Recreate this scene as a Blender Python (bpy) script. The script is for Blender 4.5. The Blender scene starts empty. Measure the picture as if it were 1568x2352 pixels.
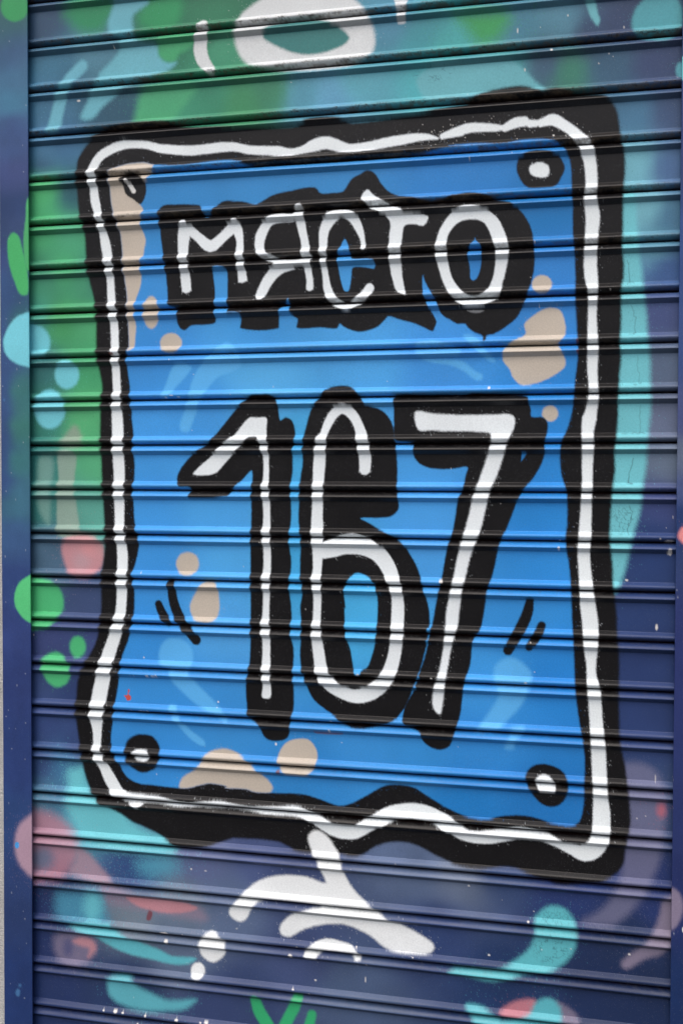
# A painted roller shutter in a plastered wall, seen close up.
# Everything is built in the shutter's own frame, in millimetres:
#   u = to the right across the curtain, d = down from a reference joint, o = out of the curtain towards the street.
import bpy, math
import numpy as np
from mathutils import Matrix

rng = np.random.default_rng(7)
PITCH = 77.0            # height of one slat
Z0 = 2254.9          # world height of d = 0
LIP_L, LIP_R, OUT_L = 8.6, 1089.2, -46.8   # inner edges of the two guide rails, outer edge of the left one
OUT_R = LIP_R + (LIP_L - OUT_L)
LIP = 16.0              # how far the rails stand proud of the curtain

sc = bpy.context.scene
col = bpy.data.collections.new('scene'); sc.collection.children.link(col)

def lin(c):
    c = np.asarray(c, float) / 255.0
    return np.where(c <= 0.04045, c / 12.92, ((c + 0.055) / 1.055) ** 2.4)

# ------------------------------------------------------------------ paint data (u,d in mm on the curtain or on a rail face)
GROUND = '21,-36:56,81,108 54,34:59,108,133 37,92:67,115,144 29,167:72,120,154 70,177:62,106,140 28,204:57,96,125 152,146:48,86,106 128,11:77,125,144 256,-14:43,115,86 334,-29:48,115,86 334,115:57,135,106 395,127:67,144,101 440,110:62,130,101 500,121:82,144,164 544,128:91,149,178 588,100:86,154,169 645,22:77,135,159 687,47:67,144,154 736,65:72,159,159 716,97:77,164,171 778,130:91,164,183 819,99:77,154,159 839,40:67,120,140 912,47:77,125,144 952,64:51,71,101 997,55:51,66,96 893,105:59,86,111 920,114:57,120,101 985,113:59,94,120 1049,119:57,72,106 1018,189:67,111,140 1076,193:62,82,115 1019,268:106,164,178 1077,278:72,101,140 1039,335:111,169,183 1077,351:72,115,144 1052,389:91,144,164 1078,430:59,88,135 1066,496:69,82,125 1074,569:89,105,130 1081,655:94,105,130 1082,722:99,114,135 1076,782:57,69,115 1058,849:39,59,104 1060,1018:41,59,104 1061,1119:43,61,106 1062,1255:51,69,106 1077,1390:38,53,101 932,1404:40,57,106 829,1371:53,73,113 759,1384:99,112,135 695,1383:87,104,135 458,1403:62,76,117 318,1400:85,96,133 365,1479:82,98,127 504,1554:58,71,108 579,1605:68,85,115 396,1633:51,66,104 286,1486:97,113,131 286,1555:85,100,125 189,1499:107,121,135 189,1442:50,77,125 39,1510:36,51,93 30,1589:36,51,94 29,1676:36,52,94 188,1650:38,56,94 349,1669:49,63,101 724,1488:47,65,108 830,1555:33,54,94 1000,1536:29,45,81 1066,1563:28,44,79 1019,1478:32,48,83 28,242:77,173,111 86,253:48,94,106 28,310:72,164,111 86,328:72,154,115 69,387:72,159,111 110,404:72,154,115 128,397:48,106,111 27,401:62,135,106 60,478:72,159,101 110,479:77,162,111 19,469:67,144,125 27,553:53,111,111 110,555:67,154,106 26,637:53,120,106 109,638:82,169,115 17,721:48,115,111 126,721:82,164,120 17,797:57,125,120 109,797:86,154,140 25,874:72,101,125 50,897:72,101,125 100,965:60,77,115 41,1043:57,69,115 108,1041:57,71,117 32,1106:53,71,113 91,1134:49,67,113 23,1184:49,67,113 91,1211:49,67,111 23,1261:53,75,120 65,1259:57,106,144 31,1315:72,115,140 107,1333:91,173,188 1020,951:41,61,106 427,1383:70,83,123'
PANEL_BLUE = '271,198:52,131,192 500,228:56,135,196 786,233:48,127,196 888,327:34,117,181 903,436:52,129,201 231,527:58,139,208 426,503:62,145,210 426,576:85,169,224 310,640:65,149,218 611,580:75,159,221 719,582:62,144,216 891,646:40,129,201 349,809:72,157,221 223,788:64,149,218 494,714:65,159,211 495,895:62,159,211 239,900:60,144,214 380,897:78,164,224 691,736:70,154,221 720,855:72,154,221 858,784:40,129,201 893,886:45,134,206 591,965:70,169,221 860,956:52,139,208 230,1013:52,139,211 349,1009:78,159,221 270,1125:52,137,206 349,1136:56,139,206 614,1180:56,139,206 214,1241:52,137,208 792,1064:60,149,218 908,1058:38,127,201 792,1169:48,133,204 687,1211:52,137,204 896,1267:32,114,184 758,1277:30,117,186 503,1259:46,129,196'
RAIL_A = '-28,-34:55,95,107 -28,-71:57,105,95 -20,11:59,90,124 -12,57:66,107,138 -20,101:68,119,148 -21,138:59,81,124 -21,176:59,81,124 -21,221:61,74,119 -21,274:46,66,107 -5,312:53,72,112 -9,365:53,90,109 -39,363:55,71,119 -14,485:52,100,107 -43,409:53,80,122 -44,447:53,80,122 -44,492:53,78,122 -44,530:53,78,122 -44,568:53,78,122 -45,606:54,79,124 -45,644:54,78,124 -45,683:54,78,124 -45,721:54,78,124 -46,759:53,78,124 -11,599:55,107,107 -11,660:59,116,110 -16,721:57,112,116 -16,790:59,103,124 -25,859:57,87,129 -25,928:49,71,122 -26,1020:49,66,119 -26,1098:45,61,112 -27,1253:42,61,112 -28,1362:43,68,116 -20,1486:40,59,103 -30,1683:32,53,101'
RAIL_B = '1087,70:53,74,116 1089,225:50,64,109 1091,420:55,79,130 1092,551:61,83,135 1094,656:72,83,128 1094,709:95,107,130 1095,768:69,83,125 1095,801:35,55,100 1098,1014:40,51,100 1094,1282:38,50,97 1095,1383:36,48,97 1097,1552:24,45,88'
CHIPS = '1080.6,844.7,6.2,2.1 1081.2,861.1,3.5,4.8 1063.3,977.3,1.7,4.5 1066.9,841.0,1.2,1.0 1085.3,807.1,0.5,2.1 1018.0,905.6,2.1,1.4 914.4,856.9,1.6,1.3 916.2,845.3,1.3,1.1 826.9,859.4,0.9,0.7 1064.3,1212.7,0.5,6.0 1066.4,1169.0,1.2,1.2 865.2,1072.5,2.0,2.0 890.8,1244.1,2.9,2.4 893.4,1245.2,0.6,0.4 895.2,1245.0,1.3,0.9 899.2,1244.4,0.7,0.5 892.0,1245.6,0.7,1.0 899.9,1244.7,0.7,0.6 897.7,1243.2,1.2,0.9 729.6,914.7,3.0,2.6 563.8,935.7,1.0,1.0 548.2,1151.6,1.7,1.7 545.6,1166.4,1.6,1.7 452.7,1195.2,1.4,2.4 593.4,1071.2,2.3,1.3 715.0,1071.7,1.7,1.1 804.1,605.5,1.8,1.6 873.5,378.7,0.7,2.1 257.8,612.3,1.6,1.2 268.8,609.0,2.8,0.8 280.9,611.9,2.4,0.8 138.0,342.8,0.6,1.6 215.3,1059.1,1.2,1.2 222.5,1152.1,1.7,2.1 215.5,1152.2,1.3,0.8 205.5,1152.5,1.1,0.5 216.3,1152.0,0.9,1.1 211.1,1151.4,1.5,1.1 210.2,1151.3,1.0,0.6 207.3,1152.4,1.4,0.5 192.9,1151.1,1.0,1.2 147.4,1142.1,1.7,1.0 350.5,1129.8,1.4,1.2 348.3,1139.2,0.8,0.8 186.0,1090.3,1.1,0.8 198.4,1089.7,1.6,0.6 201.3,1090.6,0.8,0.7 215.2,1090.9,0.9,0.9 221.7,1089.5,0.8,1.0 209.7,1090.0,0.8,0.7 191.5,1090.3,1.3,1.1 223.8,1089.2,1.3,1.1 184.9,1090.3,1.4,0.7 223.3,1091.7,1.2,1.0 196.3,1090.8,0.7,0.7 224.0,1090.1,0.9,0.5 186.0,1091.7,0.9,0.7 188.1,1092.3,1.6,0.8 192.8,1090.8,0.7,0.9 190.3,1090.8,0.6,0.8 194.5,1091.0,1.1,1.0 201.1,1090.1,1.6,0.8 194.2,1090.2,1.0,0.6 221.0,1089.4,1.4,0.8 216.4,1090.8,0.8,0.6 238.2,1090.3,0.7,0.5 239.7,1088.1,1.0,1.1 232.6,1089.4,1.4,1.0 228.4,1090.7,1.5,1.1 239.6,1090.0,0.9,0.9 236.3,1089.2,1.1,0.9 233.4,1089.2,0.8,1.1 240.4,1091.2,1.6,0.9 216.7,1091.6,1.5,0.5 240.7,1089.6,0.7,0.9 230.4,1090.0,1.3,1.1 211.6,1169.3,1.0,1.0 238.0,1261.1,0.8,0.8 303.0,1152.2,1.0,0.8 27.6,1074.7,1.3,0.9 6.2,1027.4,1.1,1.1 30.9,1169.3,0.9,0.9 162.3,1683.3,3.2,2.3 176.5,1683.9,2.1,1.3 218.5,1684.3,1.7,1.7 276.3,1684.7,2.9,1.9 330.3,1682.9,3.3,1.8 320.2,1684.1,1.6,1.2 140.2,1683.7,1.5,1.1 204.4,1700.4,1.3,1.3 254.4,1534.6,7.1,2.1 257.9,1548.7,3.3,2.9 288.2,1533.6,1.0,1.0 301.4,1420.8,1.6,1.0 327.5,1421.2,2.9,0.6 383.6,1516.5,1.0,1.0 491.5,1535.5,1.8,2.2 479.9,1549.8,3.6,1.8 607.6,1579.6,0.8,4.7 610.1,1551.8,1.2,1.2 522.4,1589.7,1.8,1.0 484.7,1607.0,1.6,1.4 512.8,1611.9,1.2,1.6 777.2,1406.5,1.5,1.1 658.0,1379.0,1.0,1.0 592.5,1525.5,1.2,1.2 687.4,1531.0,1.5,0.8 776.9,1406.6,1.1,0.9 872.4,1453.5,1.7,1.5 880.8,1438.5,0.7,0.7 810.3,1516.3,1.9,1.1 1028.2,1492.4,1.8,1.2 939.0,1492.7,1.1,0.9 893.6,1498.7,0.7,0.7 844.1,48.3,1.1,3.6 855.7,109.7,1.1,2.5 900.7,214.2,1.4,1.1 896.6,84.9,1.8,1.8 920.9,32.2,0.9,1.4 983.0,95.7,1.0,1.0 967.9,109.4,0.9,0.9 1004.7,58.3,1.0,1.7 767.5,141.7,1.1,0.7 837.0,238.2,0.9,0.9 96.8,98.6,2.9,1.7 698.5,204.5,0.6,0.2 702.6,200.7,0.5,0.5 709.3,196.1,0.6,0.3 693.1,195.8,0.6,0.5 683.7,204.7,0.2,0.2 686.6,196.7,0.5,0.4 705.7,211.1,0.5,0.4 721.3,206.5,0.5,0.2 699.7,200.0,0.5,0.3 712.6,214.3,0.6,0.2 723.8,212.9,0.6,0.4 689.3,209.4,0.5,0.2 717.0,199.5,0.3,0.5 692.1,210.0,0.3,0.6 714.2,208.4,0.4,0.3 685.8,196.2,0.5,0.2 715.7,215.2,0.4,0.5 716.6,204.6,0.3,0.5 708.7,216.4,0.6,0.5 714.0,192.4,0.3,0.6 695.4,207.0,0.3,0.5 725.1,192.1,0.4,0.3 722.8,195.7,0.5,0.3 727.2,207.6,0.5,0.3 746.1,198.0,0.4,0.3 732.8,199.4,0.4,0.6 744.2,215.6,0.3,0.3 739.1,203.0,0.6,0.5 743.5,186.8,0.6,0.3 724.5,196.2,0.4,0.6 738.6,177.9,0.2,0.5 727.6,188.0,0.4,0.5 748.2,220.1,0.4,0.4 771.7,192.5,0.3,0.3 749.3,211.5,0.6,0.6 747.3,205.2,0.5,0.3 755.4,201.0,0.3,0.4 751.2,187.6,0.3,0.6 752.0,196.1,0.2,0.6 783.6,200.5,0.4,0.3 719.8,207.9,0.3,0.6 728.2,194.2,0.3,0.3 703.1,224.8,0.3,0.5 705.4,192.1,0.6,0.3 704.9,202.0,0.2,0.2 709.4,207.6,0.2,0.6 705.9,222.3,0.5,0.5 695.0,182.7,0.6,0.5 710.0,194.1,0.5,0.4 720.3,200.1,0.5,0.4 733.9,203.5,0.5,0.3 713.2,208.8,0.5,0.3 717.7,206.5,0.2,0.5 757.4,205.7,0.3,0.3 740.1,187.2,0.3,0.4 708.3,201.5,0.3,0.5 768.8,199.5,0.6,0.6 733.4,210.0,0.5,0.4 763.2,207.6,0.6,0.3 734.6,181.3,0.4,0.2 743.9,192.7,0.5,0.5 741.3,216.7,0.4,0.3 762.7,182.3,0.6,0.5 740.0,185.5,0.4,0.4 786.4,194.2,0.2,0.5 760.5,193.1,0.4,0.3 776.8,197.6,0.5,0.6 773.4,189.5,0.6,0.5 774.9,194.0,0.5,0.4 773.8,192.7,0.5,0.2 768.8,194.3,0.3,0.5 775.1,176.7,0.3,0.4 798.1,192.9,0.4,0.6 801.0,176.0,0.3,0.5 804.9,180.7,0.4,0.3 824.9,198.6,0.6,0.3 800.9,185.1,0.4,0.5 793.5,205.9,0.3,0.4 809.6,196.7,0.3,0.6 814.0,207.3,0.2,0.6 823.1,199.8,0.3,0.6 808.3,178.0,0.4,0.2 813.6,204.3,0.6,0.3 821.5,214.1,0.2,0.6 816.2,207.4,0.5,0.6 840.7,205.8,0.3,0.5 840.2,200.2,0.3,0.3 830.6,198.6,0.3,0.6 829.1,186.2,0.6,0.3 844.4,215.6,0.6,0.5 841.8,192.2,0.5,0.5 826.7,175.9,0.2,0.3 846.5,201.1,0.4,0.4 825.5,203.2,0.5,0.5 844.4,194.1,0.3,0.3 831.0,189.1,0.4,0.3 848.2,200.5,0.6,0.3 841.2,210.4,0.3,0.2 868.0,207.0,0.5,0.6 856.7,190.1,0.3,0.5 855.1,193.1,0.3,0.4 852.4,197.7,0.2,0.2 863.9,175.8,0.4,0.2 856.0,201.4,0.5,0.4 888.7,190.5,0.3,0.4 862.1,183.0,0.5,0.2 855.7,196.4,0.2,0.2 878.8,198.6,0.4,0.3 870.1,186.8,0.3,0.5 846.7,182.8,0.6,0.3 867.6,200.8,0.4,0.3 879.8,187.0,0.4,0.2 913.1,184.6,0.6,0.2 897.9,179.7,0.2,0.5 905.0,189.6,0.6,0.5 890.3,184.2,0.3,0.2 879.0,193.3,0.3,0.4 898.3,205.7,0.6,0.5 899.0,201.2,0.2,0.4 915.0,178.9,0.2,0.4 934.2,213.8,0.5,0.3 939.6,190.6,0.5,0.3 946.0,199.8,0.6,0.2 933.2,209.3,0.4,0.4 937.4,216.6,0.4,0.4 909.3,206.6,0.5,0.2 918.1,210.0,0.2,0.5 919.1,215.6,0.3,0.4 952.8,231.6,0.2,0.6 951.5,235.7,0.4,0.4 937.2,229.8,0.5,0.4 932.4,219.7,0.4,0.3 924.4,222.2,0.4,0.4 934.0,218.8,0.6,0.5 936.2,198.9,0.4,0.3 937.5,229.2,0.3,0.3'
CRACKS = ['1013.2,412.7 1016.3,417.7 1014.5,427.4 1018.2,434.9 1016.6,442.1 1018.3,448.3', '1007.6,447.9 1018.3,447.1 1026.6,449.3 1038.4,447.4', '1019.9,481.3 1024.2,488.8 1022.9,496.1 1027.2,501.1 1025.4,510.8 1027.0,523.0', '1005.6,526.1 1018.0,525.2 1027.4,524.3', '1030.2,559.8 1029.9,576.9 1032.9,586.8 1031.9,602.7', '1004.5,603.4 1016.4,603.1 1028.3,603.8 1037.8,601.5', '1035.8,635.8 1034.7,650.5 1035.6,662.7 1033.9,678.7', '1000.6,679.5 1017.3,679.6 1026.8,677.2 1045.7,679.1', '1026.0,716.6 1024.4,725.2 1021.4,735.0 1019.9,744.9 1017.6,754.8 1025.2,756.0', '999.0,756.8 1013.3,757.3 1018.1,754.3', '1020.9,790.5 1025.7,799.1 1025.3,809.0 1020.0,818.9 1018.4,832.6', '993.8,835.4 1009.4,833.4 1020.1,833.3']
# (surface, kind, colour, edge softness mm, points, options)
SHAPES = [
    ('shutter', 'curve', (45, 133, 92), 20.3, '68.2,-52.0 80.3,-69.9 104.4,-81.1 166.6,-74.8 168.0,-53.2 154.7,-33.0 139.8,-16.8 113.1,-15.2 92.2,-23.9 77.2,-40.3', {}),
    ('shutter', 'curve', (47, 141, 92), 14.5, '207.5,-33.3 222.0,-56.0 245.2,-64.3 282.5,-60.6 285.3,-33.9 273.9,-13.7 245.1,-9.8 216.2,-19.1', {}),
    ('shutter', 'curve', (105, 172, 186), 7.2, '168.0,-68.0 219.1,-62.9 224.9,-55.7 201.6,-41.9 195.8,-31.8 198.7,-12.7 204.4,6.6 245.1,18.2 246.5,31.7 258.0,44.7 276.7,47.6 268.0,57.5 245.0,66.3 186.7,83.0 163.1,97.3 139.4,114.4 124.5,129.6 109.5,132.5 100.5,127.8 106.6,111.9 115.6,96.3 133.6,62.4 136.6,54.6 154.4,39.8 169.2,24.9 175.2,3.9 154.6,-11.4 151.1,-27.9 157.7,-48.8', {}),
    ('shutter', 'curve', (107, 172, 189), 5.8, '103.9,30.1 112.9,36.3 111.3,47.0 88.8,66.9 75.1,93.1 65.9,125.2 59.7,149.4 36.9,147.8 43.2,120.8 52.4,91.3 67.7,59.7 88.9,39.7', {}),
    ('shutter', 'curve', (66, 157, 107), 7.2, '248.0,5.2 310.9,5.6 305.2,23.6 282.4,34.8 273.8,46.1 256.6,44.6 245.0,31.6', {}),
    ('shutter', 'curve', (66, 143, 111), 13.0, '336.4,26.4 364.5,5.3 386.8,17.8 381.3,40.9 358.9,57.3 336.4,47.5', {}),
    ('shutter', 'curve', (74, 160, 116), 11.6, '213.0,93.1 244.9,86.3 310.9,91.6 293.8,118.2 276.6,138.2 267.9,148.2 201.2,144.7 204.2,119.3', {}),
    ('shutter', 'stroke', (208, 212, 212), 2.5, '323.7,-7.7,19.2 321.7,9.2,22.5 318.9,27.5,23.3 323.7,49.0,21.9 339.2,68.8,15.0', {'part': 'ring'}),
    ('shutter', 'curve', (208, 212, 212), 6.0, '389.9,-19.9 406.6,-32.6 434.1,-45.5 477.8,-54.1 553.2,-43.9 587.7,-22.6 603.6,-0.7 614.2,23.2 617.0,43.8 613.1,61.2 598.7,72.7 569.6,81.8 516.1,83.7 472.7,80.0 431.6,72.7 403.9,63.8 390.0,49.5 381.6,30.4 378.8,11.8 383.0,-6.1', {'part': 'ring'}),
    ('shutter', 'curve', (57, 120, 118), 4.3, '428.7,20.3 430.1,11.3 445.2,3.6 477.9,0.2 515.8,1.2 550.7,12.2 566.7,23.9 574.7,34.9 566.8,44.4 550.8,50.6 526.7,55.7 499.8,55.2 478.1,49.4 450.7,36.6 434.2,26.0', {}),
    ('shutter', 'curve', (205, 210, 212), 2.5, '648.0,-24.2 668.7,-22.2 667.5,-2.1 666.3,19.2 654.7,19.4 652.8,4.0 650.6,-11.3', {}),
    ('shutter', 'curve', (59, 148, 89), 23.2, '749.0,15.7 816.6,14.8 831.6,26.1 824.3,45.2 812.0,58.9 787.1,64.1 771.9,50.3 761.7,34.4', {}),
    ('shutter', 'curve', (105, 172, 181), 3.6, '945.9,5.4 960.3,11.7 965.2,31.6 968.9,44.0 965.4,52.2 958.2,43.0 952.1,30.3', {}),
    ('shutter', 'curve', (81, 154, 164), 5.1, '1016.3,48.5 1022.0,32.2 1033.6,19.0 1052.1,6.4 1075.4,13.6 1086.0,28.9 1090.8,48.4 1088.7,67.3 1071.6,84.3 1053.0,85.0 1027.2,77.2 1017.7,63.1', {}),
    ('shutter', 'curve', (95, 167, 181), 4.3, '1093.9,129.7 1093.3,134.7 1091.7,138.5 1089.3,140.5 1086.7,140.3 1084.2,137.9 1082.5,133.8 1081.8,128.7 1082.4,123.8 1084.0,119.9 1086.4,117.9 1089.1,118.2 1091.5,120.6 1093.2,124.7', {}),
    ('shutter', 'curve', (103, 170, 179), 5.8, '711.2,87.5 762.1,88.1 832.1,92.9 852.0,106.9 871.8,128.3 886.7,143.0 852.3,144.0 787.6,143.8 711.6,147.9 697.9,141.8 684.9,110.4 710.5,92.4 748.7,90.7', {}),
    ('shutter', 'curve', (112, 196, 208), 5.8, '-11.0,479.3 19.9,481.6 35.2,494.6 40.6,511.4 35.0,530.7 16.5,538.1 -11.3,536.6', {}),
    ('shutter', 'curve', (112, 196, 208), 5.1, '95.1,569.5 92.8,580.3 86.4,588.8 77.1,593.5 66.8,593.3 57.6,588.3 51.2,579.5 48.9,568.6 51.3,557.8 57.8,549.2 67.1,544.6 77.3,544.9 86.6,549.9 92.9,558.7', {}),
    ('shutter', 'curve', (112, 196, 208), 5.1, '69.1,629.3 66.1,644.2 57.7,656.2 45.7,662.7 32.3,662.6 20.2,655.8 11.9,643.7 9.0,628.6 12.0,613.5 20.5,601.6 32.6,595.1 46.0,595.3 58.0,602.2 66.2,614.3', {}),
    ('shutter', 'curve', (143, 154, 141), 8.7, '86.3,657.9 96.9,669.1 99.8,694.1 60.3,693.9 71.0,671.7', {'alpha': 0.8}),
    ('shutter', 'curve', (116, 157, 148), 8.7, '18.7,713.4 43.3,713.4 43.1,758.2 39.9,791.9 36.6,831.2 18.2,808.9 13.7,780.8 13.9,747.1', {'alpha': 0.8}),
    ('shutter', 'curve', (141, 164, 151), 4.3, '55.6,705.1 87.6,705.2 85.3,752.5 88.8,794.3 94.7,830.5 99.2,849.9 54.9,850.6 52.0,831.0 52.1,791.8 55.4,747.0', {'alpha': 0.9}),
    ('shutter', 'curve', (202, 142, 145), 7.5, '60.4,870.1 73.3,853.1 112.8,848.3 136.9,863.2 141.3,888.2 133.7,907.8 112.5,922.2 88.2,922.8 73.0,911.9 63.9,892.5', {'alpha': 0.8}),
    ('shutter', 'curve', (174, 149, 156), 17.0, '113.8,895.7 112.3,902.7 107.9,908.5 101.5,911.7 94.5,911.9 88.2,908.9 83.8,903.3 82.3,896.3 83.9,889.2 88.3,883.5 94.6,880.3 101.6,880.1 108.0,883.1 112.3,888.7', {'alpha': 0.6400000000000001}),
    ('shutter', 'curve', (206, 140, 143), 15.1, '127.8,871.7 126.3,877.2 122.1,881.6 116.0,884.2 109.3,884.3 103.2,882.0 99.0,877.7 97.6,872.3 99.1,866.8 103.3,862.4 109.4,859.8 116.1,859.7 122.2,862.0 126.3,866.3', {'alpha': 0.5599999999999999}),
    ('shutter', 'curve', (74, 176, 116), 5.1, '-13.5,928.0 33.0,928.3 48.4,935.0 62.1,957.1 62.0,982.4 45.0,1005.5 32.6,1014.4 -14.0,1016.0', {}),
    ('shutter', 'curve', (74, 176, 116), 5.1, '106.0,1044.5 104.5,1052.6 100.2,1059.2 94.1,1063.0 87.3,1063.3 81.2,1060.0 77.0,1053.7 75.5,1045.7 77.1,1037.6 81.3,1030.9 87.5,1027.1 94.2,1026.9 100.3,1030.2 104.5,1036.5', {}),
    ('shutter', 'curve', (74, 176, 116), 5.1, '49.4,1056.0 69.3,1067.9 76.8,1090.1 69.1,1110.2 50.6,1118.1 32.1,1109.1 21.4,1086.9 26.1,1066.8', {}),
    ('shutter', 'curve', (110, 187, 196), 7.2, '960.8,302.5 1020.3,306.0 1026.7,345.2 1030.8,401.3 1035.8,430.7 1038.6,462.5 1042.4,491.8 1045.2,528.4 1049.1,565.1 1049.7,614.0 1051.0,627.3 1050.1,651.7 1046.0,700.7 1044.0,737.5 1039.6,764.5 1037.5,794.1 1028.4,831.2 1021.6,861.0 1014.8,893.3 1007.8,913.3 998.4,927.2 967.0,924.4 965.5,774.8 964.0,626.0', {}),
    ('shutter', 'curve', (118, 118, 145), 11.6, '1013.2,1196.1 1041.9,1190.5 1063.5,1200.3 1075.6,1221.9 1080.6,1251.4 1078.7,1286.4 1073.3,1334.6 1063.0,1368.0 1044.3,1404.9 1020.6,1434.8 996.6,1449.9 957.5,1446.1 981.8,1428.5 1000.9,1403.9 1012.7,1372.5 1017.1,1334.3 1019.3,1309.0 1016.5,1271.5', {'alpha': 0.62}),
    ('shutter', 'curve', (181, 100, 114), 8.7, '1079.8,1260.5 1079.2,1265.3 1077.6,1269.2 1075.1,1271.5 1072.4,1271.8 1069.9,1269.8 1068.2,1266.1 1067.5,1261.4 1068.0,1256.6 1069.7,1252.7 1072.2,1250.4 1074.9,1250.2 1077.4,1252.1 1079.1,1255.8', {'alpha': 0.8}),
    ('shutter', 'curve', (122, 114, 135), 7.2, '1077.7,1401.7 1091.8,1392.9 1092.5,1452.8 1088.0,1473.3 1076.3,1487.1 1052.5,1497.1 1023.9,1515.9 1016.6,1507.3 1035.6,1486.3 1052.2,1472.0 1065.1,1448.1 1073.2,1424.7', {}),
    ('shutter', 'curve', (90, 174, 183), 7.2, '883.1,1448.3 898.0,1431.5 912.8,1426.2 930.2,1430.9 945.2,1449.9 947.9,1477.7 940.8,1501.4 923.6,1521.2 898.9,1534.2 863.8,1541.9 836.0,1554.1 810.6,1559.6 772.0,1553.9 746.0,1551.0 759.0,1542.2 823.2,1536.0 853.5,1518.5 876.0,1495.4 883.3,1468.9', {}),
    ('shutter', 'curve', (114, 107, 129), 7.2, '914.2,1581.4 944.1,1593.3 952.9,1610.2 919.6,1619.4', {}),
    ('shutter', 'curve', (176, 114, 126), 7.2, '828.8,1607.0 844.0,1592.2 864.1,1583.3 884.3,1582.3 886.9,1597.5 869.4,1613.8 844.1,1614.3', {}),
    ('shutter', 'curve', (87, 170, 181), 7.2, '774.9,1600.3 798.1,1600.2 821.2,1613.1 834.0,1620.7 874.4,1604.2 884.3,1587.5 899.2,1576.7 914.2,1578.8 924.3,1593.1 922.1,1621.6 899.8,1637.3 798.4,1639.4 780.1,1615.4', {}),
    ('shutter', 'curve', (66, 114, 148), 31.9, '40.6,1273.7 71.5,1260.3 98.9,1298.1 98.6,1383.1 71.0,1365.4 46.5,1324.6', {'alpha': 0.6, 'spray': 1.8}),
    ('shutter', 'curve', (103, 186, 196), 15.9, '71.5,1266.0 102.1,1258.3 111.1,1294.4 135.4,1309.7 171.5,1323.9 192.4,1347.5 228.1,1361.5 266.4,1361.3 275.2,1371.7 269.3,1395.8 236.9,1401.3 198.2,1400.3 153.2,1398.4 122.9,1392.5 98.6,1383.1 80.3,1356.2 68.1,1328.7 71.3,1300.1', {'spray': 1.6}),
    ('shutter', 'curve', (100, 183, 196), 5.8, '213.2,1379.5 242.8,1367.3 266.4,1361.3 275.2,1371.7 269.3,1388.8 236.9,1394.3', {'alpha': 0.9}),
    ('shutter', 'curve', (81, 157, 181), 23.2, '278.0,1417.2 274.3,1426.0 263.7,1433.7 248.3,1438.8 231.2,1440.4 215.7,1438.0 205.0,1432.1 201.2,1423.9 205.0,1415.1 215.8,1407.3 231.3,1402.2 248.4,1400.8 263.7,1403.3 274.3,1409.1', {'alpha': 0.75, 'spray': 1.8}),
    ('shutter', 'curve', (174, 123, 138), 17.0, '-16.0,1346.4 30.9,1342.8 61.8,1354.8 83.3,1375.8 92.4,1403.5 83.1,1429.9 61.4,1454.6 30.3,1463.1 -16.6,1464.4', {'alpha': 0.8}),
    ('shutter', 'curve', (95, 109, 135), 17.4, '43.0,1424.7 40.6,1433.6 34.1,1441.2 24.7,1445.8 14.3,1446.8 4.9,1443.7 -1.6,1437.3 -3.9,1428.7 -1.5,1419.8 5.1,1412.2 14.5,1407.6 24.9,1406.7 34.3,1409.8 40.7,1416.2', {'alpha': 0.9}),
    ('shutter', 'curve', (157, 133, 148), 8.7, '89.3,1400.9 104.6,1405.3 116.8,1415.6 134.9,1433.9 159.1,1460.0 140.9,1464.5 104.4,1453.6 73.8,1444.9 86.2,1423.9', {'alpha': 0.9}),
    ('shutter', 'curve', (133, 119, 138), 13.0, '140.9,1464.5 183.1,1469.1 221.9,1493.5 260.3,1499.6 301.3,1491.5 313.0,1484.8 330.4,1502.5 321.7,1508.9 286.7,1506.8 212.9,1500.0 159.0,1496.7 137.8,1490.2', {'alpha': 0.8}),
    ('shutter', 'curve', (192, 131, 138), 4.7, '181.6,1480.5 198.0,1493.0 227.8,1499.9 260.3,1501.6 301.3,1494.8 312.1,1487.1 286.8,1480.4 227.8,1477.5', {'alpha': 0.8}),
    ('shutter', 'curve', (66, 129, 157), 18.8, '52.0,1484.0 92.1,1478.9 128.7,1476.9 140.8,1506.9 149.8,1531.5 110.2,1536.9 70.3,1536.6 48.7,1524.4 45.7,1501.8', {'spray': 1.4}),
    ('shutter', 'curve', (99, 181, 193), 17.4, '134.7,1501.8 133.0,1513.1 128.4,1522.4 121.6,1528.0 114.1,1528.7 107.4,1524.5 102.8,1516.0 101.2,1505.0 102.9,1493.8 107.6,1484.4 114.3,1478.9 121.8,1478.2 128.5,1482.5 133.1,1490.9', {'alpha': 0.9, 'spray': 1.4}),
    ('shutter', 'curve', (90, 174, 186), 5.1, '70.3,1536.6 149.8,1528.7 158.8,1539.1 182.9,1549.4 212.8,1559.0 242.5,1567.1 266.1,1575.8 310.0,1575.3 295.4,1586.6 266.1,1589.8 227.6,1585.5 188.8,1581.2 152.7,1570.9 122.4,1557.0 85.7,1546.5', {}),
    ('shutter', 'curve', (116, 109, 133), 13.0, '45.4,1562.0 85.6,1552.2 122.3,1562.7 123.8,1582.4 110.0,1601.0 88.5,1613.3 60.7,1609.2 43.7,1590.9', {'alpha': 0.85}),
    ('shutter', 'curve', (63, 70, 112), 11.6, '79.3,1581.4 78.4,1587.7 75.8,1593.0 72.1,1596.1 68.0,1596.6 64.3,1594.2 61.7,1589.5 60.8,1583.3 61.8,1577.0 64.4,1571.8 68.1,1568.6 72.2,1568.2 75.9,1570.6 78.5,1575.3', {'alpha': 0.7}),
    ('shutter', 'curve', (185, 131, 138), 7.5, '79.4,1570.0 91.7,1561.6 113.2,1562.2 123.8,1573.9 119.2,1585.8 108.5,1595.5 110.1,1579.6 94.7,1576.4', {'alpha': 0.8}),
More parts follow.
